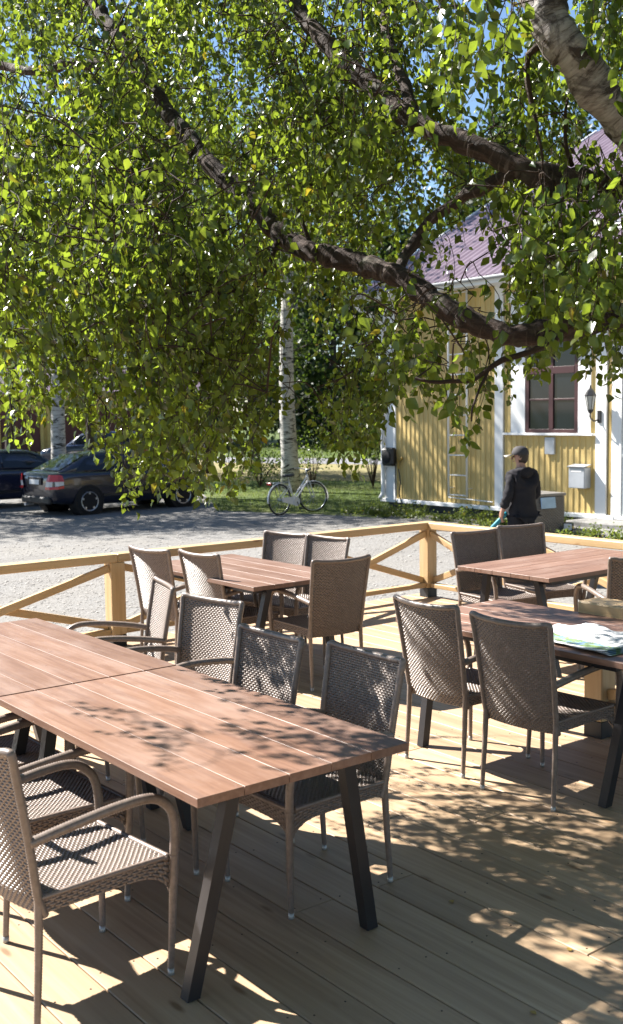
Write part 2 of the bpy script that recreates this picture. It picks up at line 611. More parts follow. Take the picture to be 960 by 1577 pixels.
v1, f1 = stones(9000, -1, 9, 8.4, 14.5, .008, .02)
v2, f2 = stones(6000, 6, 16, 8.2, 19, .009, .024)
tag(np_mesh('gravel_stones', np.concatenate([v1, v2]), np.concatenate([f1, f2 + len(v1)]), MAT['pebble']), kind='stuff')

# ================================================================ deck, board by board
deck = empty('deck', (0, 0, 0))
deck['kind'] = 'structure'
BW, GAP, BT = .2045, .005, .028
rnd = random.Random(11)
DX0, DX1, DY0, DY1 = -1.8835, 8.0, -1.6, 8.32
x = DX0
screws = MB()
while x < DX1 - .1:
    y0 = DY0 if x < 5.32 else 3.86
    cuts = [y0]
    y = y0 + rnd.uniform(1.0, 4.2)
    while y < DY1 - .8:
        cuts.append(y); y += rnd.choice([3.6, 4.2, 4.8])
    cuts.append(DY1)
    for a, b in zip(cuts, cuts[1:]):
        L = b - a - .003
        o = stick('board', (x + BW / 2, a, -BT / 2), (x + BW / 2, a + L, -BT / 2), BW - GAP, BT, MAT['deck'], deck, bev=.003, roll=rnd.uniform(-.006, .006))
        yy = a + .03
        while yy < b:
            if yy > 1.6 and yy < 6.5:
                for q in (.035, BW - GAP - .035):
                    screws.lathe([(0, .0012), (.0036, .0010), (.0042, -.001)], 'Z', (x + q, yy, .0003), 6)
            yy += .6
    x += BW
o = screws.build('screws', MAT['screw'], deck); o['kind'] = 'stuff'
fr = MB()
for yy in (DY1 - .03, 5.5, 2.6, -.2): fr.box(((DX0 + DX1) / 2 if yy > 4 else (DX0 + 5.3) / 2, yy, -.13), ((DX1 - DX0) if yy > 4 else 5.3 - DX0, .048, .195))
for xx in (DX0 + .03, 1.4, 4.4, DX1 - .03): fr.box((xx, (DY0 + DY1) / 2 if xx < 5 else (3.9 + DY1) / 2, -.132), (.048, (DY1 - DY0 - .1) if xx < 5 else DY1 - 4, .19))
fr.build('joists', MAT['rail'], deck)

# ================================================================ railing
RY, RX = 8.12, 7.86
def post(parent, x, y, top=.712):
    stick('post', (x, y, .10), (x, y, top), .13, .13, MAT['rail'], parent, up=(0, 1, 0), bev=.006)
    sh = MB().box((x, y, .05), (.128, .128, .099), None, .003).build('post_shoe', MAT['shoe'], parent)
def bay(parent, a, b, nrm):
    """brace cross and bottom rail between two posts a and b"""
    a, b, nrm = Vector(a), Vector(b), Vector(nrm)
    d = (b - a).normalized()
    A, B = a + d * .066, b - d * .066
    lo, hi = Vector((0, 0, .175)), Vector((0, 0, .665))
    stick('brace', A + lo + nrm * .022, B + hi + nrm * .022, .042, .062, MAT['rail'], parent)
    stick('brace', A + hi - nrm * .022, B + lo - nrm * .022, .042, .062, MAT['rail'], parent)
    stick('bottom_rail', A + Vector((0, 0, .125)), B + Vector((0, 0, .125)), .075, .045, MAT['rail'], parent)
rail = empty('deck_railing', (RX, RY, 0), 0, 'new pine deck railing with crossed braces round the far corner of the deck', 'railing')
def loc(o): 
    return o
rail.location = (0, 0, 0)
px_ = [RX, 6.16, 4.235, 2.25, .3, -1.75]
for x_ in px_: post(rail, x_, RY)
for a, b in zip(px_, px_[1:]): bay(rail, (a, RY, 0), (b, RY, 0), (0, 1, 0))
py_ = [RY, 6.72, 5.15, 3.95]
for y_ in py_[1:]: post(rail, RX, y_)
for a, b in zip(py_, py_[1:]): bay(rail, (RX, a, 0), (RX, b, 0), (1, 0, 0))
for a, b in ((RX + .075, 4.236), (4.234, .301), (.299, -1.82)):
    stick('top_rail', (a, RY, .747), (b, RY, .747), .135, .068, MAT['rail'], rail, bev=.006)
for a, b in ((RY - .069, 5.151), (5.149, 3.88)):
    stick('top_rail', (RX, a, .747), (RX, b, .747), .135, .068, MAT['rail'], rail, bev=.006)
rail2 = empty('entrance_railing', (0, 0, 0), 0, 'short section of pine railing with a thick top beam behind the newspaper table', 'railing')
for y_ in (3.93, 2.1, .3): post(rail2, 5.2, y_, .70)
stick('top_rail', (5.2, 4.02, .755), (5.2, .2, .755), .20, .105, MAT['rail'], rail2, bev=.01)
for a, b in ((3.93, 2.1), (2.1, .3)):
    stick('bottom_rail', (5.2, a - .067, .20), (5.2, b + .067, .20), .075, .045, MAT['rail'], rail2)
    stick('brace', (5.2, a - .067, .26), (5.2, b + .067, .64), .042, .062, MAT['rail'], rail2)

# ================================================================ tables
TL, TW, TH = 1.60, .893, .74
def make_table():
    t = empty('outdoor_table')
    pw_ = (TW - 4 * .0025) / 5
    for i in range(5):
        x_ = -TW / 2 + pw_ / 2 + i * (pw_ + .0025)
        stick('plank', (x_, -TL / 2, TH - .015), (x_, TL / 2, TH - .015), pw_, .030, MAT['table'], t, bev=.0012)
    f = MB()
    zf = TH - .052
    for sx in (-1, 1): f.box((sx * (TW / 2 - .10), 0, zf), (.03, TL - .26, .042))
    for sy in (-1, 1): f.box((0, sy * (TL / 2 - .145), zf + .001), (TW - .232, .03, .040))
    f.box((0, 0, zf + .001), (TW - .232, .03, .040))
    f.build('table_frame', MAT['black_metal'], t)
    for sx in (-1, 1):
        for sy in (-1, 1):
            top = Vector((sx * (TW / 2 - .205), sy * (TL / 2 - .115), TH - .0305))
            bot = Vector((sx * (TW / 2 - .055), sy * (TL / 2 - .165), .004))
            lg = MB()
            y_ = (bot - top).normalized()
            # closed-profile leg cut level at floor and top
            w, d = .025, .023
            vs = []
            for c in (top, bot):
                for q in ((-w, -d), (w, -d), (w, d), (-w, d)):
                    vs.append((c.x + q[0], c.y + q[1], c.z))
            lg.add(vs, [(0, 1, 5, 4), (1, 2, 6, 5), (2, 3, 7, 6), (3, 0, 4, 7), (0, 3, 2, 1), (4, 5, 6, 7)])
            lg.build('leg', MAT['black_metal'], t)
    return t
tab = make_table()
tspots = [
    (2.172, 3.61, 0, 'brown plank table nearest the camera with leaf shadows over its top'),
    (2.172, 5.225, 0, 'sunny brown plank table set end to end behind the nearest table'),
    (4.665, 6.87, 0, 'brown plank table by the left railing with five chairs round it'),
    (6.77, 5.40, 90, 'brown plank table at the far right corner of the railing'),
    (4.655, 3.82, 0, 'brown plank table carrying the open newspaper'),
]
tables = []
for i, (x_, y_, a, lb) in enumerate(tspots):
    o = tab if i == 0 else copy_tree(tab)
    o.location = (x_, y_, 0); o.rotation_euler = (0, 0, R(a))
    tag(o, lb, 'table', 'brown plank tables on the deck')
    tables.append(o)

# ================================================================ wicker armchairs
def weave(mb, surf, cols, rows, amp=.0028, th=.0016, warp=True, fill=.62):
    """woven panel: wefts go over and under the warps. surf(s, t) gives a point; s across, t up"""
    S = cols * 2
    def fr(s, t):
        p = Vector(surf(s, t)); e = 1e-3
        ds = (Vector(surf(min(1, s + e), t)) - Vector(surf(max(0, s - e), t)))
        dt = (Vector(surf(s, min(1, t + e))) - Vector(surf(s, max(0, t - e))))
        return p, ds.cross(dt).normalized()
    for r in range(rows):
        t = (r + .5) / rows
        h = fill / rows
        vs = []
        for k in range(S + 1):
            s = k / S
            p, n = fr(s, t)
            off = amp * math.sin(math.pi * (s * cols + r))
            c = p + n * off
            vs += [Vector(surf(s, min(1, t + h))) + n * off, c + n * th, Vector(surf(s, max(0, t - h))) + n * off, c - n * th]
        fs = []
        for k in range(S):
            for j in range(4):
                a, b = k * 4 + j, k * 4 + (j + 1) % 4
                fs.append((a, b, b + 4, a + 4))
        mb.add(vs, fs)
    if warp:
        for c in range(cols):
            s = (c + .5) / cols
            pts = []
            hw = .50 / cols
            vs, fs = [], []
            K = max(4, rows // 4)
            for k in range(K + 1):
                t = k / K
                p, n = fr(s, t)
                vs += [Vector(surf(s - hw, t)), p + n * .0008, Vector(surf(s + hw, t)), p - n * .0008]
            for k in range(K):
                for j in range(4):
                    a, b = k * 4 + j, k * 4 + (j + 1) % 4
                    fs.append((a, b, b + 4, a + 4))
            mb.add(vs, fs)

def catmull(pts, n):
    pts = [Vector(p) for p in pts]
    P = [pts[0] * 2 - pts[1]] + pts + [pts[-1] * 2 - pts[-2]]
    out = []
    for i in range(1, len(P) - 2):
        for k in range(n):
            t = k / n
            a, b, c, d = P[i - 1:i + 3]
            out.append(.5 * ((2 * b) + (c - a) * t + (2 * a - 5 * b + 4 * c - d) * t * t + (3 * b - a - 3 * c + d) * t ** 3))
    out.append(P[-2])
    return out

def resample(pts, step):
    L = [0]
    for a, b in zip(pts, pts[1:]): L.append(L[-1] + (b - a).length)
    n = max(2, int(L[-1] / step))
    out, j = [], 0
    for i in range(n + 1):
        s = L[-1] * i / n
        while j < len(L) - 2 and L[j + 1] < s: j += 1
        f = (s - L[j]) / max(1e-9, L[j + 1] - L[j])
        out.append(pts[j].lerp(pts[j + 1], f))
    return out

def wrapped(mb, ctrl, r0, r1, step=.0085, n=8, amp=.0011, sub=8):
    """tube closely wrapped with strand: every turn is a small ridge"""
    pts = resample(catmull(ctrl, sub), step / 2)
    k = len(pts)
    rr = []
    for i in range(k):
        f = i / (k - 1)
        a = [r0[q] + (r1[q] - r0[q]) * f for q in (0, 1)]
        w = amp if i % 2 else -amp
        rr.append((a[0] + w, a[1] + w))
    mb.tube(pts, rr, n)

WK = MAT['wicker']
def back_pt(s, t):
    z = .365 + t * .55
    u_ = 2 * s - 1
    hw = .212 + .022 * t
    y_ = -.232 - .085 * t ** 1.3 + .030 * (u_ * u_) - .030
    if t < .12: y_ += .02 * (1 - t / .12)
    z += -.012 * (1 - u_ * u_) * t
    return (u_ * hw, y_, z)

def make_chair():
    c = empty('wicker_armchair')
    m = MB(); weave(m, back_pt, 37, 52, .0024, .0015); m.build('backrest', WK, c, True, False)
    m = MB()
    L = [back_pt(0, t / 10) for t in range(11)]
    T_ = [back_pt(s / 10, 1) for s in range(11)]
    Rr = [back_pt(1, 1 - t / 10) for t in range(11)]
    path = [Vector(p) for p in L] + [Vector(p) for p in T_[1:]] + [Vector(p) for p in Rr[1:]]
    wrapped(m, path, (.0145, .0145), (.0145, .0145), .0095, 8, .001, 2)
    m.build('back_frame', WK, c, True)
    def seat_pt(s, t):
        u_ = 2 * s - 1
        y_ = -.235 + t * .49
        z = .432 - .012 * (1 - u_ ** 2) * math.sin(math.pi * min(1, t / .95))
        if t > .93: z -= (t - .93) ** 2 * 5.5
        return (u_ * (.212 + .012 * t), y_, z)
    m = MB(); weave(m, seat_pt, 37, 46, .0024, .0015); m.build('seat', WK, c, True, False)
    m = MB()
    def front_pt(s, t):
        u_ = 2 * s - 1
        lo = .362 - .075 * abs(u_) ** 5
        return (u_ * .222, .256, lo + t * (.418 - lo))
    weave(m, front_pt, 26, 7)
    for sx in (-1, 1):
        def side_pt(s, t, sx=sx):
            u_ = 2 * s - 1
            lo = .375 - .065 * max(0, u_) ** 5
            return (sx * (.216 + .008 * s), -.235 + s * .488, lo + t * (.428 - lo))
        weave(m, side_pt, 24, 6)
        wrapped(m, [(sx * .216, -.235, .428), (sx * .222, 0, .430), (sx * .225, .235, .426)], (.009, .009), (.009, .009), .0095, 6, .0008)
    wrapped(m, [(-.222, .252, .424), (0, .254, .422), (.222, .252, .424)], (.010, .010), (.010, .010), .0095, 6, .0008)
    m.build('seat_skirt', WK, c, True, False)
    caps = []
    for sx in (-1, 1):
        m = MB()
        wrapped(m, [(sx * .222, -.262, .615), (sx * .240, -.13, .640), (sx * .250, .05, .660), (sx * .252, .175, .655), (sx * .249, .245, .605), (sx * .243, .268, .535), (sx * .236, .270, .430)], (.0185, .0175), (.0165, .0165), .0095, 10, .0012)
        m.build('armrest', WK, c, True)
        m = MB()
        wrapped(m, [(sx * .236, .270, .4305), (sx * .226, .264, .22), (sx * .219, .256, .022)], (.0162, .0162), (.0115, .0115), .0095, 8, .0008)
        lg = m.build('leg', WK, c, True)
        MB().lathe([(0, .0), (.0118, 0), (.0122, .003), (.0122, .024), (0, .0241)], 'Z', (sx * .219, .256, 0), 10).build('foot_cap', MAT['cap'], lg, True)
        m = MB()
        wrapped(m, [(sx * .212, -.232, .42), (sx * .214, -.240, .25), (sx * .217, -.256, .022)], (.0150, .0150), (.0115, .0115), .0095, 8, .0006)
        lg = m.build('leg', WK, c, True)
        MB().lathe([(0, .0), (.0118, 0), (.0122, .003), (.0122, .024), (0, .0241)], 'Z', (sx * .217, -.256, 0), 10).build('foot_cap', MAT['cap'], lg, True)
    return c
chair = make_chair()
spots = [
    (4.30, 4.14, -90, 'wicker armchair seen from behind, left one of the two at the newspaper table'),
    (4.265, 3.54, -86, 'wicker armchair seen from behind, nearer one of the two at the newspaper table'),
    (2.64, 3.44, 90, 'wicker armchair with dappled shade on its back at the nearest table corner'),
    (2.57, 4.02, 91, 'wicker armchair between the dappled one and the seam of the joined tables'),
    (2.88, 4.94, 100, 'sunlit wicker armchair facing the camera across the seam of the two joined tables'),
    (2.97, 5.75, 73, 'sunlit wicker armchair turned edge-on with its arms pointing left behind the joined tables'),
    (4.375, 7.27, -82, 'wicker armchair farthest left, its back against the view of the left railing post'),
    (4.52, 6.77, -85.6, 'wicker armchair seen from behind at the near corner of the left railing table'),
    (5.13, 7.27, 102, 'sunlit wicker armchair facing the camera by the railing, left one of the pair'),
    (5.20, 6.83, 96, 'sunlit wicker armchair facing the camera by the railing, right one of the pair'),
    (4.79, 6.09, -5.5, 'shaded brown wicker armchair with its back to the camera at the left railing table'),
    (6.59, 5.99, 170.8, 'shaded wicker armchair by the corner railing post at the far right table'),
    (7.19, 6.04, 166, 'shaded wicker armchair in front of the standing man'),
    (6.42, 4.66, -30, 'wicker armchair cut off by the right edge beside the far right table'),
    (1.54, 3.35, -85, 'wicker armchair nearest the camera with a sunlit seat at bottom left'),
    (1.71, 3.97, -88, 'wicker armchair tucked under the nearest table just behind the bottom left one'),
    (1.76, 4.62, -90, 'wicker armchair at the left edge of which little more than an arm shows'),
]
chairs = []
for i, (x_, y_, a, lb) in enumerate(spots):
    o = chair if i == 0 else copy_tree(chair)
    o.location = (x_, y_, .0005); o.rotation_euler = (0, 0, R(a))
    tag(o, lb, 'chair', 'woven wicker armchairs on the deck')
    chairs.append(o)

# ================================================================ newspaper
def m_news():
    t = NT('newsprint')
    v = t.coords('Object')
    sx = t.n('ShaderNodeSeparateXYZ'); t.l(v, sx.inputs[0])
    wv = t.n('ShaderNodeTexWave', wave_type='BANDS', bands_direction='Y')
    wv.inputs['Scale'].default_value = 42; wv.inputs['Distortion'].default_value = 0
    t.l(v, wv.inputs['Vector'])
    br = t.noise(t.coords('Object', (90, 30, 1)), 1, 2)
    txt = t.mix(t.ramp(br, [(.42, (0,) * 3), (.48, (1,) * 3)]), (.78, .78, .78), t.ramp(wv.outputs[0], [(.45, (.78,) * 3), (.62, (.42,) * 3)]))
    pic = t.ramp(t.noise(t.coords('Object', (9, 14, 1)), 1, 4, .6, 1.2), [(.30, (.05, .10, .20)), (.42, (.16, .26, .36)), (.5, (.22, .30, .08)), (.58, (.08, .16, .10)), (.68, (.55, .60, .68)), (.78, (.5, .2, .22))])
    ms = t.n('ShaderNodeMath', operation='LESS_THAN'); t.l(sx.outputs[0], ms.inputs[0]); ms.inputs[1].default_value = -.085
    me_ = t.n('ShaderNodeMath', operation='GREATER_THAN'); t.l(sx.outputs[0], me_.inputs[0]); me_.inputs[1].default_value = -.185
    mm = t.n('ShaderNodeMath', operation='MULTIPLY'); t.l(ms.outputs[0], mm.inputs[0]); t.l(me_.outputs[0], mm.inputs[1])
    c = t.mix(mm.outputs[0], txt, pic)
    return t.base(c, .7, .3)
MAT['news'] = m_news()
np_ = empty('newspaper', (4.50, 3.44, .7415), R(-6), 'open newspaper with a coloured picture lying on the right hand table', 'newspaper')
for k in range(4):
    m = MB(); nx, ny = 24, 30
    w2, l2 = .20 + .006 * k, .29 - .008 * k
    def zf(a, b, k=k):
        return .003 + .0035 * k + (.012 + .004 * k) * max(0, math.sin(a * 5 + 1.2 + .3 * k)) * (.6 + .4 * math.sin(b * 7 + k)) + .018 * math.exp(-((a - .1) / .22) ** 2) * (k / 3) + .010 * abs(b) ** 3 * (k / 3)
    vs = []
    for top in (1, 0):
        for i in range(nx + 1):
            for j in range(ny + 1):
                a, b = 2 * i / nx - 1, 2 * j / ny - 1
                vs.append((a * w2 + .004 * math.sin(b * 9 + k), b * l2 + .004 * math.sin(a * 8 + k), zf(a, b) + (.0012 if top else 0)))
    fs = []
    W_ = ny + 1
    for i in range(nx):
        for j in range(ny):
            q = i * W_ + j
            fs.append((q, q + W_, q + W_ + 1, q + 1))
            q += (nx + 1) * W_
            fs.append((q, q + 1, q + W_ + 1, q + W_))
    off = (nx + 1) * W_
    for i in range(nx):
        for j in (0, ny):
            q = i * W_ + j; fs.append((q, q + W_, q + W_ + off, q + off))
    for j in range(ny):
        for i in (0, nx):
            q = i * W_ + j; fs.append((q, q + 1, q + 1 + off, q + off))
    m.add(vs, fs).build('sheet', MAT['news'], np_, True)

# ================================================================ yellow house
HX = 17.1                         # the facade stands in the plane X = HX
house = empty('wooden_house', (0, 0, 0), 0, 'yellow wooden house with white trim, red-brown metal roof and tall window', 'house')
HY0, HY1 = 3.0, 19.08
SILL = -.13
ZT = 4.52
# core walls behind the boards
m = MB()
m.box((HX + 3.6 + .02, (HY0 + HY1) / 2, (SILL + ZT) / 2), (7.2, HY1 - HY0 - .02, ZT - SILL))
m.build('wall', MAT['wall'], house)
# plinth
m = MB(); m.box((HX + 3.6 + .03, (HY0 + HY1) / 2, (G - .3 + SILL) / 2), (7.16, HY1 - HY0 - .06, SILL - G + .3)); m.build('plinth', MAT['plinth'], house)
# vertical boards with a rounded cover strip each
bm_ = {}
def wall_board(y, z0, z1, w):
    key = (round(z0, 2), round(z1, 2), round(w, 3))
    me = bm_.get(key)
    if me is None:
        h = (z1 - z0) / 2
        prof = [(.019, -w / 2), (-.001, -w / 2), (-.003, -w / 2 + .012), (-.003, w / 2 - .045), (-.017, w / 2 - .038), (-.021, w / 2 - .022), (-.017, w / 2 - .006), (.019, w / 2 - .001)]
        k = MB()
        k.loft([[(a, b, -h) for a, b in prof], [(a, b, h) for a, b in prof]])
        me = k.mesh('board', MAT['wall']); bm_[key] = me
    o = link('board', me, house)
    o.location = (HX, y, (z0 + z1) / 2)
BWD = .1445
WY0, WY1, WZ0, WZ1 = 13.17, 15.18, 1.43, 4.10
y = 18.69 - BWD / 2
while y > 7.0:
    if 15.39 - .05 < y < 15.62 + .05 or 12.80 - .04 < y < 13.05 + .04 or y + .05 < 12.68:
        pass
    elif WY0 - .02 < y < WY1 + .02:
        wall_board(y, SILL + .04, WZ0 - .03, BWD - .002)
        wall_board(y, WZ1 + .02, ZT, BWD - .002)
    else:
        wall_board(y, SILL + .04, ZT, BWD - .002)
    y -= BWD
def trim(name, y0, y1, z0, z1, x0=HX - .03, x1=HX + .01, mat='white'):
    return stick(name, ((x0 + x1) / 2, (y0 + y1) / 2, z0), ((x0 + x1) / 2, (y0 + y1) / 2, z1), y1 - y0, x1 - x0, MAT[mat], house, up=(1, 0, 0), bev=.004)
trim('corner_board', 18.695, 19.10, SILL + .035, ZT, HX - .035)
trim('pilaster_board', 15.39, 15.62, SILL + .035, ZT, HX - .045)
trim('pilaster_board', 12.80, 13.05, SILL + .035, ZT, HX - .045)
stick('base_board', (HX - .02, HY0, SILL), (HX - .02, HY1 + .06, SILL), .09, .066, MAT['white'], house)
stick('base_board', (HX - .066, 12.60, SILL - .012), (HX - .066, 19.2, SILL - .012), .016, .075, MAT['white'], house)
# window: white casing boards, red-brown frame, mullion, transom, panes
trim('window_casing', 14.80, 15.18, WZ0 + .02, WZ1, HX - .04)
trim('window_casing', 13.17, 13.47, WZ0 + .02, WZ1, HX - .04)
stick('window_casing', (HX - .022, 13.10, WZ1 + .10), (HX - .022, 15.25, WZ1 + .10), .05, .2, MAT['white'], house)
stick('window_sill', (HX - .05, 13.08, WZ0), (HX - .05, 15.36, WZ0), .11, .045, MAT['white'], house)
win = empty('window'); win.parent = house
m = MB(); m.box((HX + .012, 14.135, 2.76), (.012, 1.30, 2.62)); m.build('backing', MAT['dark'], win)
def bar(y0, y1, z0, z1, x0=HX - .035, x1=HX + .006, mat='redbrown', nm='frame'):
    MB().box(((x0 + x1) / 2, (y0 + y1) / 2, (z0 + z1) / 2), (x1 - x0, y1 - y0, z1 - z0), None, .004).build(nm, MAT[mat], win)
bar(14.70, 14.798, 1.455, 4.09); bar(13.474, 13.56, 1.455, 4.09)
bar(13.5605, 14.6995, 1.4555, 1.53); bar(13.5605, 14.6995, 4.0, 4.089); bar(13.5605, 14.6995, 2.62, 2.76, HX - .04)
bar(14.08, 14.19, 1.5305, 2.6195, HX - .038); bar(14.08, 14.19, 2.7605, 3.9995, HX - .038)
for y0, y1 in ((13.5605, 14.0795), (14.1905, 14.6995)):
    bar(y0, y1, 2.10, 2.135, HX - .028, HX + .005)
    for z0, z1 in ((1.531, 2.099), (2.136, 2.619), (2.761, 3.999)):
        MB().box((HX - .006, (y0 + y1) / 2, (z0 + z1) / 2), (.006, y1 - y0, z1 - z0)).build('pane', MAT['glass'], win)
# white blind strips and a latch plate behind the panes
bar(14.60, 14.68, 1.54, 2.6, HX - .0025, HX + .004, 'offwhite', 'curtain')
bar(14.01, 14.07, 1.54, 2.6, HX - .0025, HX + .004, 'offwhite', 'curtain')
# vent cover below the window
MB().box((HX - .04, 14.145, 1.20), (.05, .245, .34), None, .008).build('vent_cover', MAT['greymetal'], house)
# door at the right
m = MB(); m.box((HX - .02, 12.565, 1.75), (.06, .225, 3.75), None, .006); m.build('door_casing', MAT['white'], house)
dr = MB(); dr.box((HX - .005, 12.0, 1.5), (.05, .89, 3.2), None, .006)
for z in (.5, 1.4, 2.3): dr.box((HX - .035, 12.0, z), (.02, .6, .62), None, .008)
dr = dr.build('door', MAT['white'], house)
MB().lathe([(0, 0), (.02, .0), (.02, .05), (.032, .06), (.032, .09), (0, .1)], 'X', (HX - .14, 12.36, 1.05), 10).build('handle', MAT['greymetal'], dr)
# eaves, fascia, gutter
EX = 16.55
def slope_z(x_): return 4.50 + (x_ - EX) * .56
stick('soffit', ((EX + HX) / 2 + .02, HY0 - .3, 4.50), ((EX + HX) / 2 + .02, 19.44, 4.50), .56, .03, MAT['white'], house)
stick('fascia', (EX - .015, HY0 - .3, 4.545), (EX - .015, 19.46, 4.545), .03, .17, MAT['white'], house)
gm = MB()
rings = []
for yy in (HY0 - .3, 19.5):
    ring = []
    for k in range(9):
        a = math.pi + math.pi * k / 8
        ring.append((EX - .095 + .062 * math.cos(a), yy, 4.60 + .062 * math.sin(a)))
    for k in range(9):
        a = 2 * math.pi - math.pi * k / 8
        ring.append((EX - .095 + .056 * math.cos(a), yy, 4.60 + .056 * math.sin(a)))
    rings.append(ring)
gm.loft(rings); gm.build('gutter', MAT['greymetal'], house, True)
m = MB()
m.tube(catmull([(EX - .09, 19.36, 4.56), (EX - .09, 19.36, 4.40), (EX + .05, 19.28, 4.22), (HX - .13, 19.10, 4.0), (HX - .10, 19.06, 3.82), (HX - .10, 19.06, 3.4)], 4) + [Vector((HX - .10, 19.06, .15)), Vector((HX - .12, 19.06, 0.0)), Vector((HX - .2, 19.06, -.10))], .048, 12)
for z in (.6, 2.0, 3.3): m.box((HX - .075, 19.06, z), (.11, .12, .03))
m.build('downpipe', MAT['offwhite'], house, True)
# roof: profiled sheet running up the slope
def roof_sheet(x0, x1, z0, z1, ya, yb, pitch=.21):
    vs, fs = [], []
    n = int((yb - ya) / (pitch / 4))
    nx = 12
    for i in range(n + 1):
        yy = ya + (yb - ya) * i / n
        q = i % 4
        h = .028 if q in (1, 2) else 0
        for j in range(nx + 1):
            f = j / nx
            step = .012 * (1 - (f * 6) % 1)
            vs.append((x0 + (x1 - x0) * f, yy + (.012 if q in (1,) else -.012 if q == 2 else 0), z0 + (z1 - z0) * f + h + step))
    w = nx + 1
    for i in range(n):
        for j in range(nx):
            a = i * w + j
            fs.append((a, a + 1, a + w + 1, a + w))
    return vs, fs
RXD = 25.4
rf = MB()
rf.add(*roof_sheet(EX - .06, RXD, 4.60, slope_z(RXD) + .1, HY0 - .4, 19.44))
rf.add(*roof_sheet(2 * RXD - EX, RXD, 4.60, slope_z(RXD) + .1, HY0 - .4, 19.44, .42))
for q in (4.55, ): 
    rf.add([(EX - .05, 19.43, 4.52), (RXD, 19.43, slope_z(RXD) + .02), (2 * RXD - EX, 19.43, 4.52)], [(0, 1, 2)])
roof = rf.build('roof', MAT['roof'], house)
# verge boards and a snow guard rail
stick('verge_board', (EX - .04, 19.46, 4.55), (RXD, 19.46, slope_z(RXD) + .05), .04, .19, MAT['white'], house)
sg = MB()
for dx in (.9, 1.12):
    sg.tube([(EX + dx, 6, slope_z(EX + dx) + .30), (EX + dx, 15.2, slope_z(EX + dx) + .30)], .02, 6)
for yy in np.arange(6.2, 15.2, 1.2):
    sg.beam((EX + .9, yy, slope_z(EX + .9) + .12), (EX + .9, yy, slope_z(EX + .9) + .32), .04, .02)
    sg.beam((EX + 1.12, yy, slope_z(EX + 1.12) + .12), (EX + 1.12, yy, slope_z(EX + 1.12) + .32), .04, .02)
sg.build('snow_guard', MAT['greymetal'], roof)
lad2 = MB()
for yy in (13.05, 13.45):
    lad2.beam((EX + 1.4, yy, slope_z(EX + 1.4) + .22), (EX + 5.2, yy, slope_z(EX + 5.2) + .22), .05, .05)
for k in range(13):
    xx = EX + 1.5 + k * .3
    lad2.beam((xx, 13.07, slope_z(xx) + .22), (xx, 13.43, slope_z(xx) + .22), .05, .03)
lad2.build('roof_ladder', MAT['greymetal'], roof)

# wall ladder
ld = empty('wall_ladder', (0, 0, 0), 0, 'narrow white steel ladder fixed to the yellow house wall', 'ladder')
for yy in (16.30, 16.85):
    MB().tube([(HX - .16, yy, .06), (HX - .16, yy, 4.9)], .024, 8).build('ladder_rail', MAT['offwhite'], ld, True)
for k in range(11):
    MB().tube([(HX - .16, 16.32, .10 + .432 * k), (HX - .16, 16.83, .10 + .432 * k)], .015, 8).build('rung', MAT['offwhite'], ld, True)
for z in (.25, 2.0, 3.8):
    for yy in (16.30, 16.85):
        MB().beam((HX - .16, yy, z), (HX + .0, yy, z), .03, .012).build('bracket', MAT['offwhite'], ld)
MB().tube([(HX - .06, 16.95, .03), (HX - .06, 15.66, -.005)], .014, 6).build('foot_bar', MAT['offwhite'], ld)

# mailbox
mb_ = empty('mailbox', (HX - .02, 13.345, .40), 0, 'grey metal mailbox on the yellow wall beside the door', 'mailbox')
MB().box((-.11, 0, .20), (.20, .38, .40), None, .012).build('body', MAT['greymetal'], mb_)
lid = MB(); lid.loft([[(-.24, yy, .405), (-.015, yy, .445), (-.015, yy, .46), (-.245, yy, .42)] for yy in (-.2, .2)]); lid.build('lid', MAT['greymetal'], mb_)
MB().box((-.2115, 0, .335), (.006, .24, .045), None, .002).build('slot_flap', MAT['offwhite'], mb_)

# wall lantern
ln = empty('wall_lantern', (HX - .05, 12.97, 1.74), 0, 'black carriage lantern on a bracket on the white trim by the door', 'lantern')
MB().box((-.01, -.02, .03), (.022, .09, .24), None, .008).build('wall_plate', MAT['blackplastic'], ln)
m = MB(); m.tube(catmull([(-.01, 0, -.02), (-.10, .03, -.05), (-.19, .05, .02), (-.19, .05, .10)], 5), .014, 8); m.build('bracket', MAT['blackplastic'], ln, True)
c_ = (-.19, .05)
gl = MB(); gl.lathe([(.05, .17), (.095, .42)], 'Z', (*c_, 0), 6); gl.build('pane', m_plain('lamp_glass', (.45, .46, .44), .1, .6), ln)
m = MB(); m.lathe([(0, .10), (.03, .10), (.055, .15), (.058, .17), (0, .171)], 'Z', (*c_, 0), 6)
m.lathe([(.105, .42), (.115, .43), (.06, .53), (.02, .57), (.012, .62), (0, .63)], 'Z', (*c_, 0), 6)
for k in range(6):
    a = k * math.pi / 3
    m.beam((c_[0] + .052 * math.cos(a), c_[1] + .052 * math.sin(a), .165), (c_[0] + .10 * math.cos(a), c_[1] + .10 * math.sin(a), .425), .010, .010)
m.build('cage', MAT['blackplastic'], ln)

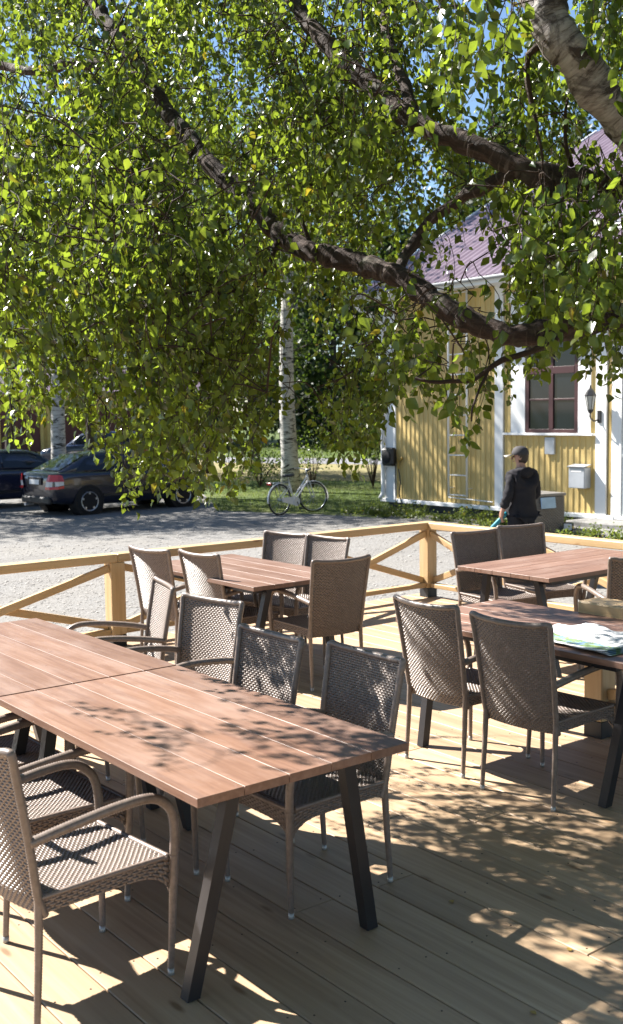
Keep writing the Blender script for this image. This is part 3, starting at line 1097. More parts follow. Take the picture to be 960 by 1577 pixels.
# black hose box with yellow fittings on the corner board
hb = empty('hose_reel', (HX - .04, 18.80, .70), 0, 'black rounded hose box with yellow fittings at the white house corner', 'hose reel')
m = MB(); m.box((-.10, 0, .18), (.18, .40, .42), None, .05); m.build('casing', MAT['blackplastic'], hb); m = MB(); m.lathe([(0, 0), (.13, 0), (.15, .012), (.15, .03)], 'X', (-.215, 0, .18), 20); m.build('drum', MAT['dark'], hb, True)
m = MB(); m.tube([(-.05, -.22, .10), (-.05, -.30, .08), (-.05, -.36, .12)], .022, 8); m.tube([(-.05, -.27, .09), (-.05, -.27, -.1)], .02, 8); m.box((-.05, -.38, .14), (.06, .05, .07), None, .01); m.build('tap', MAT['brass'], hb)
m = MB(); m.tube(catmull([(-.05, -.27, -.10), (-.06, -.33, -.4), (-.04, -.28, -.7), (-.05, -.42, -.95), (-.10, -.55, -1.03)], 6), .014, 8); m.tube(catmull([(-.05, -.16, .0), (-.05, -.15, -.5), (-.05, -.17, -1.03)], 6), .010, 6); m.build('hose', MAT['blackplastic'], hb, True)

# stone steps
st = empty('stone_steps', (0, 0, G), 0, 'two grey stone steps below the white door', 'steps')
MB().box((16.72, 11.3, .075), (.70, 3.8, .21), None, .02).build('step', MAT['stone'], st)
MB().box((16.30, 11.2, .02), (.60, 4.6, .13), None, .02).build('step', MAT['stone'], st)
MB().box((15.86, 12.1, .0), (.26, 1.35, .12), None, .03).build('slab', MAT['stone'], st)

# wicker storage box
bx = empty('storage_box', (15.45, 13.12, G), R(-8), 'square grey-brown wicker storage box beside the standing man', 'storage box')
m = MB()
for (p0, ax, ay) in (((-.35, -.35), (0, .70), 0), ((-.35, -.35), (.70, 0), 1), ((.35, .35), (0, -.70), 2), ((.35, .35), (-.70, 0), 3)):
    def sp(s, t, p0=p0, ax=ax): return (p0[0] + ax[0] * s, p0[1] + ax[1] * s, .02 + .68 * t)
    weave(m, sp, 20, 26, .006, .003, True)
m.build('woven_side', MAT['boxweave'], bx, True, False)
MB().box((0, 0, .36), (.665, .665, .66)).build('core', MAT['blackplastic'], bx)
MB().box((0, 0, .735), (.76, .76, .055), None, .012).build('lid', MAT['boxweave'], bx)
pap = tag(MB().box((0, 0, 0), (.34, .20, .02), None, .004).build('folded_paper', MAT['bluepaper']), 'pale blue folded sheet draped over the edge of the wicker storage box', 'paper')
pap.matrix_world = Matrix.Translation((15.32, 12.735, G + .60)) @ Matrix.Rotation(R(-8), 4, 'Z') @ Matrix.Rotation(R(82), 4, 'X')
fl = empty('floodlight', (15.75, 12.62, G), R(20), 'small black floodlight with a pale face standing on the ground beside the storage box', 'floodlight')
MB().box((0, 0, .15), (.08, .18, .15), None, .02).build('housing', MAT['blackplastic'], fl)
MB().box((-.043, 0, .15), (.012, .15, .11), None, .004).build('face', MAT['offwhite'], fl)
MB().box((0, 0, .03), (.14, .20, .05), None, .01).build('stand', MAT['blackplastic'], fl)

# ================================================================ shed with dark doors at the far left
sh = empty('shed', (0, 0, G), 0, 'long yellow shed with dark maroon doors behind the parked cars', 'shed')
a_ = at_d(-260, 700, 64); b_ = at_d(300, 692, 69)
d_ = Vector((b_.x - a_.x, b_.y - a_.y, 0)); Ls = d_.length
sh.location = (a_.x, a_.y, G)
sh.rotation_euler = (0, 0, math.atan2(d_.y, d_.x))
MB().box((Ls / 2, 3, 1.9), (Ls, 6, 3.8)).build('wall', MAT['shedyellow'], sh)
rfm = MB(); rfm.loft([[(xx, -.7, 3.72), (xx, 3, 5.4), (xx, 6.7, 3.72), (xx, 6.7, 3.62), (xx, 3, 5.28), (xx, -.7, 3.62)] for xx in (-.5, Ls + .5)]); rfm.build('roof', MAT['roof'], sh)
k = 0; xx = .8
while xx + 2.6 < Ls:
    dd = MB().box((xx + 1.15, -.02, 1.35), (2.3, .06, 2.6), None, .01).build('door', MAT['maroon'], sh)
    MB().box((xx + 1.15, -.06, 1.35), (.05, .03, 2.5)).build('cover_strip', MAT['maroon'], dd)
    for q in (-.12, 2.42): MB().box((xx + q, -.06, 1.4), (.2, .14, 2.8), None, .01).build('post', MAT['shedyellow'], sh)
    MB().box((xx + 1.15, -.05, 2.74), (2.33, .1, .16), None, .01).build('lintel', MAT['shedyellow'], sh)
    MB().box((xx + 1.15, -.05, -.02 + .08), (2.33, .08, .12), None, .01).build('threshold', MAT['shedyellow'], sh)
    xx += 2.95

# ================================================================ cars
def ev_mesh(name, mb, mats, subdiv=1, parent=None, smooth=True):
    o = mb.build(name, mats, None, smooth)
    md = o.modifiers.new('s', 'SUBSURF'); md.levels = subdiv; md.render_levels = subdiv
    dg = bpy.context.evaluated_depsgraph_get()
    me = bpy.data.meshes.new_from_object(o.evaluated_get(dg))
    old = o.data
    bpy.data.objects.remove(o); bpy.data.meshes.remove(old)
    me.name = name
    return link(name, me, parent)

def make_car(name, loc, rz, paint, label, group, plate=True, wag=False, scale=1.0):
    c = empty(name, loc, rz, label, 'car', group)
    c.scale = (scale,) * 3
    # lower body, rear to front (x, half width, z low, z belt)
    sec = [(-2.22, .70, .40, .82), (-2.17, .80, .32, .95), (-2.05, .84, .27, 1.0), (-1.75, .875, .24, 1.01), (-1.30, .885, .22, 1.0), (-.4, .888, .20, .985), (.5, .888, .20, .955), (1.05, .885, .21, .92), (1.45, .875, .22, .87), (1.95, .83, .24, .78), (2.18, .74, .30, .70), (2.26, .62, .36, .60)]
    rings = []
    for x_, w, zl, zb in sec:
        zm = zl + (zb - zl) * .55
        half = [(0, zl), (w * .86, zl), (w * .97, zl + .07), (w, zm), (w * .985, zb - .10), (w * .93, zb - .02), (w * .80, zb + .012), (0, zb + .03)]
        ring = [(x_, -a, b) for a, b in half] + [(x_, a, b) for a, b in half[::-1][1:-1]]
        rings.append(ring)
    m = MB(); m.loft(rings); ev_mesh('body', m, MAT[paint], 2, c)
    # greenhouse
    if wag: gs = [(-2.08, .74, .60, 1.0, 1.30), (-1.85, .76, .60, 1.0, 1.42), (-.5, .775, .61, .97, 1.47), (.2, .775, .60, .95, 1.44), (.55, .76, .585, .93, 1.36), (1.12, .72, .66, .90, .93)]
    else: gs = [(-1.98, .70, .64, 1.0, 1.015), (-1.25, .76, .575, .99, 1.36), (-.95, .77, .575, .98, 1.42), (-.4, .775, .585, .97, 1.45), (.2, .775, .58, .95, 1.43), (.5, .765, .57, .94, 1.36), (1.12, .72, .66, .90, .92)]
    rings = []
    for x_, wb, wr, zb, zr in gs:
        half = [(wb, zb - .08), (wb - (wb - wr) * .45, zb + (zr - zb) * .5), (wr + .012, zr - .035), (wr - .07, zr), (0, zr + .018)]
        rings.append([(x_, -a, b) for a, b in half] + [(x_, a, b) for a, b in half[::-1][1:]])
    m = MB(); m.loft(rings); m.build('roof', MAT[paint], c, True)
    def pt(i, f, side, e=.008):
        x_, wb, wr, zb, zr = gs[i]
        f2 = f
        z = zb + .02 + (zr - .075 - zb) * f2 if zr - zb > .2 else zb + (zr - zb) * f2
        w = wb + (wr - wb) * ((z - zb) / max(.05, zr - zb)) * .98 + e
        return Vector((x_, side * w, z))
    n_ = len(gs)
    rr, fr_ = (0, 1) if not wag else (0, 1)
    for side in (-1, 1):
        def mixp(i, j, t, f): return pt(i, f, side).lerp(pt(j, f, side), t)
        lo0, lo1 = .06, .97
        a = n_ - 3; b = n_ - 2
        i1 = 1
        # rear window half, front window, quarter
        q = [mixp(0, 1, .55, lo0), pt(1, lo0, side), pt(2, lo0, side), mixp(2, 3, .62, lo0), mixp(2, 3, .66, lo1), pt(2, lo1, side), pt(1, lo1, side), mixp(0, 1, .9, .9)]
        w1 = MB(); w1.add(q, [tuple(range(8))] if side < 0 else [tuple(range(8))[::-1]]); w1.build('side_window', MAT['glass'], c)
        q = [mixp(2, 3, .70, lo0), pt(3, lo0, side), pt(a, lo0, side), mixp(b, n_ - 1, .72, lo0), mixp(b, n_ - 1, .08, lo1), pt(b, lo1, side), pt(a, lo1, side), pt(3, lo1, side), mixp(2, 3, .74, lo1)]
        w1 = MB(); w1.add(q, [tuple(range(9))] if side < 0 else [tuple(range(9))[::-1]]); w1.build('side_window', MAT['glass'], c)
    def top(i, f, s, e=.010):
        x_, wb, wr, zb, zr = gs[i]; w = (wr - .03)
        return Vector((x_, s * w, zr + e + (.0 if abs(s) == 1 else .02)))
    for (i, j, nm, sg_) in ((0, 1, 'rear_window', -1), (n_ - 1, n_ - 2, 'windscreen', 1)):
        A = [Vector((gs[i][0] + .05 * -sg_, s * (gs[i][2] - .05), gs[i][4] + (.022 if not (wag and sg_ < 0) else -.2))) for s in (-1, -.5, 0, .5, 1)]
        B = [Vector((gs[j][0] + .02 * -sg_, s * (gs[j][2] - .06), gs[j][4] - .0 + .012)) for s in (-1, -.5, 0, .5, 1)]
        for kk, s in enumerate((-1, -.5, 0, .5, 1)):
            bump_ = .016 * (1 - abs(s)) + .006
            A[kk] += Vector((sg_ * bump_, 0, .6 * bump_)); B[kk] += Vector((sg_ * bump_, 0, .6 * bump_))
        w1 = MB(); w1.add(A + B, [(k_, k_ + 1, k_ + 6, k_ + 5) for k_ in range(4)]); w1.build(nm, MAT['glass'], c, True)
    # wheels with arches
    for wx in (-1.32, 1.32):
        for side in (-1, 1):
            yc = side * .79
            arch = MB(); arch.lathe([(0, .093), (.375, .093), (.385, .085), (.385, -.25)], 'Y', (wx, yc, .315), 26, Matrix.Scale(side, 3, Vector((0, 1, 0)))); arch.build('wheel_arch', MAT['dark'], c)
            wh = MB(); S_ = Matrix.Scale(side, 3, Vector((0, 1, 0)))
            wh.lathe([(.20, .085), (.235, .098), (.29, .104), (.312, .085), (.316, .05), (.316, -.06), (.30, -.1), (.2, -.1)], 'Y', (wx, yc, .316), 30, S_)
            w_ = wh.build('wheel', MAT['tyre'], c, True)
            rim = MB(); rim.lathe([(.205, .092), (.222, .100), (.228, .094), (.205, .06), (.19, .03)], 'Y', (wx, yc, .316), 30, S_)
            rim.lathe([(0, .088), (.045, .088), (.055, .07), (.055, .04)], 'Y', (wx, yc, .316), 16, S_)
            for k_ in range(5):
                a0 = k_ * 2 * math.pi / 5 + .3
                p0 = Vector((wx + .04 * math.cos(a0), yc + side * .072, .316 + .04 * math.sin(a0))); p1 = Vector((wx + .212 * math.cos(a0), yc + side * .085, .316 + .212 * math.sin(a0)))
                rim.beam(p0, p1, .055, .024, .006, (0, side, 0))
            rim.build('rim', MAT['alloy'], w_)
            bk = MB(); bk.lathe([(0, .03), (.2, .03)], 'Y', (wx, yc, .316), 20, S_); bk.build('brake_disc', MAT['dark'], w_)
    # lamps, plate, handles, mirrors, bumper strip
    for side in (-1, 1):
        q = MB(); q.loft([[(-2.245, side * .52, .68), (-2.235, side * .66, .68), (-2.10, side * .868, .70), (-1.98, side * .884, .72)], [(-2.245, side * .55, .80), (-2.235, side * .66, .80), (-2.10, side * .86, .80), (-1.98, side * .876, .80)]], False, False); q.build('tail_light_band', MAT['clearlamp'], c)
        q = MB(); q.loft([[(-2.25, side * .56, .80), (-2.24, side * .67, .80), (-2.11, side * .862, .80), (-1.96, side * .880, .80)], [(-2.215, side * .62, .955), (-2.205, side * .68, .955), (-2.10, side * .83, .955), (-2.0, side * .845, .94)]], False, False); q.build('tail_light', MAT['redlamp'], c)
        q = MB(); q.loft([[(-2.255, side * .52, .62), (-2.245, side * .68, .62), (-2.11, side * .872, .63), (-1.98, side * .888, .65)], [(-2.25, side * .52, .68), (-2.24, side * .67, .68), (-2.105, side * .872, .69), (-1.97, side * .889, .71)]], False, False); q.build('tail_light', MAT['redlamp'], c)
        q = MB(); q.loft([[(2.20, side * .50, .62), (2.19, side * .62, .62), (1.98, side * .80, .64)], [(2.12, side * .52, .73), (2.11, side * .64, .73), (1.86, side * .81, .77)]], False, False); q.build('headlight', MAT['clearlamp'], c)
        for hx in (-.62, .42):
            MB().box((hx, side * .885, .84), (.17, .03, .03), None, .01).build('door_handle', MAT[paint], c)
        MB().box((.78, side * .93, .98), (.12, .16, .12), None, .03).build('mirror', MAT[paint], c)
        q = MB(); q.beam((-.95, side * .893, .44), (.95, side * .893, .44), .012, .05); q.build('side_strip', MAT['blackplastic'], c)
    MB().box((-2.232, 0, .80), (.02, .62, .17), None, .006).build('boot_panel', MAT['blackplastic'], c)
    MB().box((-2.246, 0, .78), (.012, .44, .11), None, .004).build('number_plate', MAT['offwhite'], c)
    MB().box((-2.20, 0, .36), (.10, 1.3, .16), None, .04).build('bumper_insert', MAT['blackplastic'], c)
    q = MB(); q.tube([(-2.26, .45, .24), (-2.05, .45, .25)], .035, 10); q.build('exhaust', MAT['greymetal'], c)
    return c
MAT['navy'] = m_carpaint('navy_paint', (.006, .008, .022))
MAT['navy2'] = m_carpaint('dark_blue_paint', (.014, .018, .045))
MAT['blue'] = m_carpaint('blue_paint', (.018, .028, .065))  # darkened blue: the far car's shade is put into its paint colour
p1, p2 = at_z(131, 793, G), at_z(285, 780, G)
hd = math.atan2(p2.y - p1.y, p2.x - p1.x)
f_ = Vector((math.cos(hd), math.sin(hd), 0)); l_ = Vector((-f_.y, f_.x, 0))
mid = (p1 + p2) / 2
make_car('parked_car', (mid.x + l_.x * .80, mid.y + l_.y * .80, G), hd, 'navy', 'dark navy sedan seen from behind, nearest of the parked cars', 'cars parked across the yard')
make_car('parked_car', (mid.x + l_.x * 3.9 - f_.x * 1.25, mid.y + l_.y * 3.9 - f_.y * 1.25, G), hd, 'navy2', 'dark blue sedan at the left edge, parked alongside the navy one', 'cars parked across the yard')
p3 = at_d(146, 712, 50)
make_car('parked_car', (p3.x, p3.y, G), math.atan2(-rgt0.y - .15 * fwd0.y, -rgt0.x - .15 * fwd0.x), 'blue', 'blue-grey car parked far back in front of the shed', 'cars parked across the yard', wag=True, scale=1.06)

# ================================================================ bicycle
def make_bike(loc, rz):
    b = empty('bicycle', loc, rz, 'white city bicycle leaning by the birch trunk at the edge of the grass', 'bicycle')
    WR = .345
    wm = MAT['offwhite']
    def wheel(cx, steer, parent, px):
        S_ = Matrix.Rotation(steer, 3, 'Z')
        m = MB()
        pts = [S_ @ Vector((WR * .97 * math.cos(a), 0, WR * .97 * math.sin(a))) + Vector((cx, 0, WR)) for a in np.linspace(0, 2 * math.pi, 37)]
        m.tube(pts, .018, 8, False); w = m.build('wheel', MAT['tyre'], parent, True)
        m = MB(); pts = [S_ @ Vector((WR * .91 * math.cos(a), 0, WR * .91 * math.sin(a))) + Vector((cx, 0, WR)) for a in np.linspace(0, 2 * math.pi, 37)]
        m.tube(pts, .009, 6, False); m.build('rim', MAT['alloy'], w, True)
        m = MB(); m.tube([S_ @ Vector((0, -.05, 0)) + Vector((cx, 0, WR)), S_ @ Vector((0, .05, 0)) + Vector((cx, 0, WR))], .02, 8)
        for k in range(18):
            a = k * 2 * math.pi / 18
            m.tube([S_ @ Vector((0, .02 * (-1) ** k, 0)) + Vector((cx, 0, WR)), S_ @ Vector((WR * .9 * math.cos(a), 0, WR * .9 * math.sin(a))) + Vector((cx, 0, WR))], .0022, 4)
        m.build('spokes', MAT['alloy'], w)
        m = MB()
        a0, a1 = (math.radians(20), math.radians(190)) if cx < 0 else (math.radians(-15), math.radians(150))
        rings = []
        for a in np.linspace(a0, a1, 18):
            ring = []
            for q, rr in ((-.028, WR * 1.05), (-.018, WR * 1.075), (0, WR * 1.085), (.018, WR * 1.075), (.028, WR * 1.05), (0, WR * 1.07)):
                ring.append(S_ @ Vector((rr * math.cos(a), q, rr * math.sin(a))) + Vector((cx, 0, WR)))
            rings.append(ring)
        m.loft(rings); m.build('mudguard', wm, parent, True)
    wheel(-.52, 0, b, 0)
    st_ = R(-24)
    wheel(.56, st_, b, 0)
    m = MB()
    bb = (-.06, 0, .28); hd0, hd1 = (.36, 0, .86), (.40, 0, .72); seat_t = (-.22, 0, .74)
    m.tube([bb, seat_t], .017, 8); m.tube([(-.085, 0, .36), (.37, 0, .83)], .016, 8); m.tube([bb, (.40, 0, .73)], .018, 8)
    m.tube([hd0, hd1], .022, 8)
    for s in (-1, 1):
        m.tube([(-.06, s * .03, .28), (-.52, s * .06, WR)], .010, 6)
        m.tube([(-.19, s * .02, .66), (-.52, s * .06, WR)], .009, 6)
    m.build('frame', wm, b, True)
    m = MB()
    for s in (-1, 1): m.tube(catmull([(.405, s * .045, .70), (.46, s * .05, .55), (.56, s * .05, WR)], 4), .011, 6)
    m.box((.405, 0, .705), (.04, .12, .03)); m.build('fork', wm, b, True)
    m = MB(); m.tube([(.36, 0, .86), (.33, 0, .98)], .012, 6)
    m.tube(catmull([(.10, .28, .98), (.24, .24, 1.02), (.34, .06, .99), (.34, -.06, .99), (.24, -.24, 1.02), (.10, -.28, .98)], 5), .011, 6); m.build('handlebar', MAT['alloy'], b, True)
    for s in (-1, 1): MB().tube([(.20, s * .26, 1.01), (.07, s * .285, .97)], .017, 8).build('grip', MAT['blackplastic'], b)
    MB().tube([seat_t, (-.245, 0, .86)], .013, 8).build('seat_post', MAT['alloy'], b)
    m = MB(); m.loft([[(x_, y_ * w, .87 + h) for y_, h in ((-1, -.02), (-.7, .025), (0, .035), (.7, .025), (1, -.02), (0, -.03))] for x_, w in ((-.38, .05), (-.34, .10), (-.26, .09), (-.17, .045), (-.08, .025), (-.05, .012))]); m.build('saddle', MAT['blackplastic'], b, True)
    m = MB()
    for s in (-1, 1): m.tube([(-.24, s * .05, .73), (-.80, s * .06, .735)], .007, 6); m.tube([(-.52, s * .065, WR), (-.66, s * .06, .73)], .006, 6); 
    for x_ in (-.4, -.55, -.7): m.tube([(x_, -.055, .735), (x_, .055, .735)], .006, 6)
    m.build('luggage_rack', MAT['alloy'], b, True)
    MB().box((-.84, 0, .715), (.04, .13, .06), None, .01).build('rear_reflector', MAT['redlamp'], b)
    m = MB(); m.loft([[(-.50, y_, WR + .045), (-.05, y_, .28 + .115), (.05, y_, .30), (.03, y_, .22), (-.05, y_, .18), (-.50, y_, WR - .045)] for y_ in (-.075, -.055)]); m.build('chain_guard', wm, b)
    m = MB(); m.tube([Vector((-.06 + .095 * math.cos(a), -.082, .28 + .095 * math.sin(a))) for a in np.linspace(0, 6.2832, 21)], .009, 6, False); m.build('chainring', MAT['offwhite'], b)
    m = MB(); m.tube([(-.06, -.095, .28), (.02, -.095, .13)], .009, 6); m.tube([(-.06, .095, .28), (-.14, .095, .43)], .009, 6); m.box((.02, -.15, .13), (.09, .09, .02)); m.box((-.14, .15, .43), (.09, .09, .02)); m.build('cranks', MAT['blackplastic'], b)
    m = MB(); m.tube([(-.20, .07, .30), (-.24, .20, .02)], .009, 6); m.build('kickstand', MAT['blackplastic'], b)
    return b
q0, q1 = at_z(431, 792, G), at_z(482, 789.5, G)
ang = math.atan2(rgt0.y * .70 + fwd0.y * .72, rgt0.x * .70 + fwd0.x * .72)
qm = (q0 + q1) / 2
make_bike((qm.x, qm.y, G), ang)

# ================================================================ the man
def skin_mesh(name, nodes, edges, mat, parent, sub=2, root=0):
    """one continuous surface grown round a jointed skeleton; nodes = (x, y, z, rx, ry)"""
    me = bpy.data.meshes.new(name)
    me.from_pydata([n[:3] for n in nodes], edges, [])
    o = bpy.data.objects.new(name, me); col.objects.link(o)
    sk = o.modifiers.new('k', 'SKIN'); sk.use_smooth_shade = True
    for i, n in enumerate(nodes):
        me.skin_vertices[0].data[i].radius = (n[3], n[4])
    me.skin_vertices[0].data[root].use_root = True
    ss = o.modifiers.new('s', 'SUBSURF'); ss.levels = ss.render_levels = sub
    dg = bpy.context.evaluated_depsgraph_get()
    out = bpy.data.meshes.new_from_object(o.evaluated_get(dg))
    bpy.data.objects.remove(o); bpy.data.meshes.remove(me)
    out.name = name
    out.materials.clear(); out.materials.append(mat)
    out.polygons.foreach_set('use_smooth', [True] * len(out.polygons))
    return link(name, out, parent)
MAT['skin'] = m_plain('skin', (.46, .25, .18), .5, .4, 0, .08, 10, .05)
MAT['jacket'] = m_plain('dark_jacket', (.018, .016, .020), .85, .3, 0, .2, 8, .3)
MAT['trousers'] = m_plain('dark_trousers', (.012, .012, .017), .85, .3, 0, .2, 8, .3)
MAT['hair'] = m_plain('brown_hair', (.05, .032, .022), .7)
MAT['capcloth'] = m_plain('dark_cap', (.045, .040, .042), .8)
MAT['brim'] = m_plain('cap_brim', (.40, .36, .30), .7)
mp_ = at_z(803, 893, G)
hv = rgt0 * -.50 + fwd0 * .86
man = empty('person', (mp_.x, mp_.y, G), math.atan2(-hv.x, hv.y), 'man in a dark hooded jacket and cap standing beyond the railing, holding a teal tube', 'person')
# local: x right, y forward, z up
body_nodes = [(0, 0, .95, .15, .11), (0, .0, 1.12, .12, .085), (0, .01, 1.30, .12, .08), (0, .01, 1.43, .065, .055), (0, .005, 1.53, .055, .055), (0, .02, 1.585, .062, .07), (-.004, .032, 1.655, .078, .096), (-.004, .022, 1.73, .070, .085), (0, .015, 1.765, .03, .035),
    (.10, 0, .90, .10, .10), (.115, .02, .50, .062, .065), (.12, -.01, .10, .042, .045), (.125, .10, .035, .045, .03),
    (-.10, 0, .90, .10, .10), (-.11, .06, .50, .062, .065), (-.115, .05, .10, .042, .045), (-.12, .16, .035, .045, .03),
    (.17, .0, 1.39, .045, .045), (.245, -.05, 1.15, .045, .045), (.20, .15, 1.02, .034, .03),
    (-.17, .0, 1.39, .045, .045), (-.245, -.03, 1.14, .045, .045), (-.262, .08, .93, .032, .028)]
be = [(0, 1), (1, 2), (2, 3), (3, 4), (4, 5), (5, 6), (6, 7), (7, 8), (0, 9), (9, 10), (10, 11), (11, 12), (0, 13), (13, 14), (14, 15), (15, 16), (3, 17), (17, 18), (18, 19), (3, 20), (20, 21), (21, 22)]
def hand(w, d, side):
    """palm, four unequal bent fingers and a thumb added to the skeleton at wrist index w"""
    wx, wy, wz = body_nodes[w][:3]
    d = Vector(d).normalized(); sd = Vector((0, 1, .15)).normalized(); pn = d.cross(sd).normalized() * side
    p = Vector((wx, wy, wz))
    i0 = len(body_nodes)
    pm = p + d * .055
    body_nodes.append((*pm, .036, .018)); be.append((w, i0))
    for k, (o_, L) in enumerate(((.030, .066), (.010, .076), (-.010, .072), (-.028, .056))):
        a = pm + d * .040 + sd * o_
        b = a + d * L * .5 + pn * .014
        e = b + d * L * .28 + pn * .030
        j = len(body_nodes)
        body_nodes.extend([(*a, .0095, .0095), (*b, .0088, .0088), (*e, .0072, .0072)])
        be.extend([(i0, j), (j, j + 1), (j + 1, j + 2)])
    j = len(body_nodes)
    a = pm + sd * .040 - d * .01 + pn * .008; b = a + d * .035 + sd * .014 + pn * .012; 
    body_nodes.extend([(*a, .011, .011), (*b, .0085, .0085)]); be.extend([(i0, j), (j, j + 1)])
hand(19, (-.45, .75, -.25), -1)
hand(22, (-.02, .25, -1), 1)
skin_mesh('body', body_nodes, be, MAT['skin'], man)
# clothing
from mathutils import noise as mnoise
def fold(o, a):
    for v in o.data.vertices:
        p = Vector((v.co.x * 9, v.co.y * 9, v.co.z * 14 + v.co.x * 6))
        v.co += v.normal * (a * (mnoise.noise(p) + .5 * mnoise.noise(p * 2.1)))
    o.data.update()
jn = [(0, -.005, .88, .215, .165), (0, -.01, 1.05, .208, .162), (0, -.015, 1.25, .215, .162), (0, -.02, 1.39, .165, .125), (0, -.004, 1.515, .098, .10),
      (.185, -.012, 1.405, .083, .08), (.252, -.05, 1.15, .066, .066), (.215, .12, 1.035, .050, .048), (-.185, -.012, 1.405, .083, .08), (-.252, -.03, 1.14, .066, .066), (-.262, .068, .955, .050, .046), (0, -.11, 1.465, .125, .080), (0, -.12, 1.38, .09, .05)]
skin_mesh('jacket', jn, [(0, 1), (1, 2), (2, 3), (3, 4), (3, 5), (5, 6), (6, 7), (3, 8), (8, 9), (9, 10), (3, 11), (11, 12)], MAT['jacket'], man, 3, 1)
fold(bpy.data.objects['jacket'], .016)
tn = [(0, 0, .92, .165, .125), (.098, 0, .84, .108, .115), (.113, .02, .50, .080, .085), (.12, -.005, .09, .066, .07), (-.098, 0, .84, .108, .115), (-.108, .06, .50, .080, .085), (-.114, .05, .09, .066, .07)]
fold(skin_mesh('trousers', tn, [(0, 1), (1, 2), (2, 3), (0, 4), (4, 5), (5, 6)], MAT['trousers'], man, 3), .010)
for sx, yy in ((.122, .06), (-.117, .12)):
    m = MB(); m.loft([[(sx + a * w, yy + y_, z0 + b) for a, b in ((-1, 0), (1, 0), (1, h * .6), (.5, h), (-.5, h), (-1, h * .6))] for y_, w, h, z0 in ((-.14, .032, .09, .0), (-.11, .042, .11, .0), (.0, .046, .10, .0), (.10, .050, .065, .0), (.15, .035, .04, .005))]); ev_mesh('shoe', m, MAT['blackplastic'], 1, man)
# head details: face turned to the man's left
head = Vector((-.004, .03, 1.655)); hz = R(48)
HR = Matrix.Rotation(hz, 3, 'Z')
def hp(x_, y_, z_): return head + HR @ Vector((x_, y_, z_))
m = MB(); m.lathe([(.0, .142), (.05, .134), (.085, .108), (.104, .06), (.108, .03), (.104, .022)], 'Z', (0, 0, 0), 20)
m.v = [tuple(hp(a * .92, b * 1.08 - .006, c)) for a, b, c in m.v]
m.build('cap', MAT['capcloth'], man, True)
m = MB(); rings = []
for s in np.linspace(-1, 1, 9):
    a = s * .9
    rings.append([tuple(hp(.088 * math.sin(a), .085 + .02 * math.cos(a), .030)), tuple(hp(.080 * math.sin(a), .085 + .125 * math.cos(a * .8), .014 - .02 * s * s)), tuple(hp(.080 * math.sin(a), .085 + .127 * math.cos(a * .8), .008 - .02 * s * s)), tuple(hp(.088 * math.sin(a), .085 + .02 * math.cos(a), .020))])
m.loft(rings); m.build('cap_brim', MAT['brim'], man, True)
m = MB(); m.lathe([(.104, .034), (.106, .0), (.098, -.05), (.07, -.09), (.02, -.10)], 'Z', (0, 0, 0), 20)
keep = MB()
vs = [(a * .86, b * .96 - .014, c) for a, b, c in m.v]
fs = [f for f in m.f if sum(vs[i][1] for i in f) / 4 < .012]
keep.add([tuple(hp(*p)) for p in vs], fs); keep.build('hair', MAT['hair'], man, True)
m = MB(); m.loft([[tuple(hp(a * w, y_, z_)) for a in (-1, 0, 1)] + [tuple(hp(0, y_ - .03, z_))] for w, y_, z_ in ((.008, .090, .012), (.012, .112, -.018), (.017, .116, -.034), (.012, .095, -.042))]); m.build('nose', MAT['skin'], man, True)
for s in (-1, 1):
    m = MB(); m.lathe([(0, -.008), (.024, -.006), (.030, .003), (.022, .010), (0, .006)], 'X', (0, 0, 0), 12)
    m.v = [tuple(hp(s * (.082 + c_x * .8), -.004 + c_y * .75, -.012 + c_z * 1.15)) for c_x, c_y, c_z in m.v]; m.build('ear', MAT['skin'], man, True)
    m = MB(); m.lathe([(0, .012), (.007, .010), (.0115, .004), (.012, 0)], 'Y', (0, 0, 0), 10)
    m.v = [tuple(hp(s * .032 + c_x, .082 + c_y, .0 + c_z * .6)) for c_x, c_y, c_z in m.v]; m.build('eye', MAT['blackplastic'], man, True)
m = MB(); m.loft([[tuple(hp(s * .024, .092 - .02 * s * s + e, -.062 + z_)) for e, z_ in ((0, -.006), (.008, 0), (0, .006))] for s in np.linspace(-1, 1, 5)]); m.build('mouth', m_plain('lips', (.36, .13, .11), .5), man, True)
# teal tube held in the left hand
tb = tag(MB().tube([(0, 0, -.02), (0, 0, .02), (0, 0, .34), (0, 0, .36)], [.022, .030, .030, .026], 14).build('teal_tube', MAT['teal'], None, True), 'teal tube held in the man\'s hand', 'tube')
hpos = man.matrix_basis @ Vector((-.235, .115, .845))
tdir = (rgt0 * -.62 + Vector((0, 0, -.70)) + fwd0 * .2).normalized()
tb.matrix_world = Matrix.Translation(hpos - tdir * .07) @ tdir.to_track_quat('Z', 'Y').to_matrix().to_4x4()

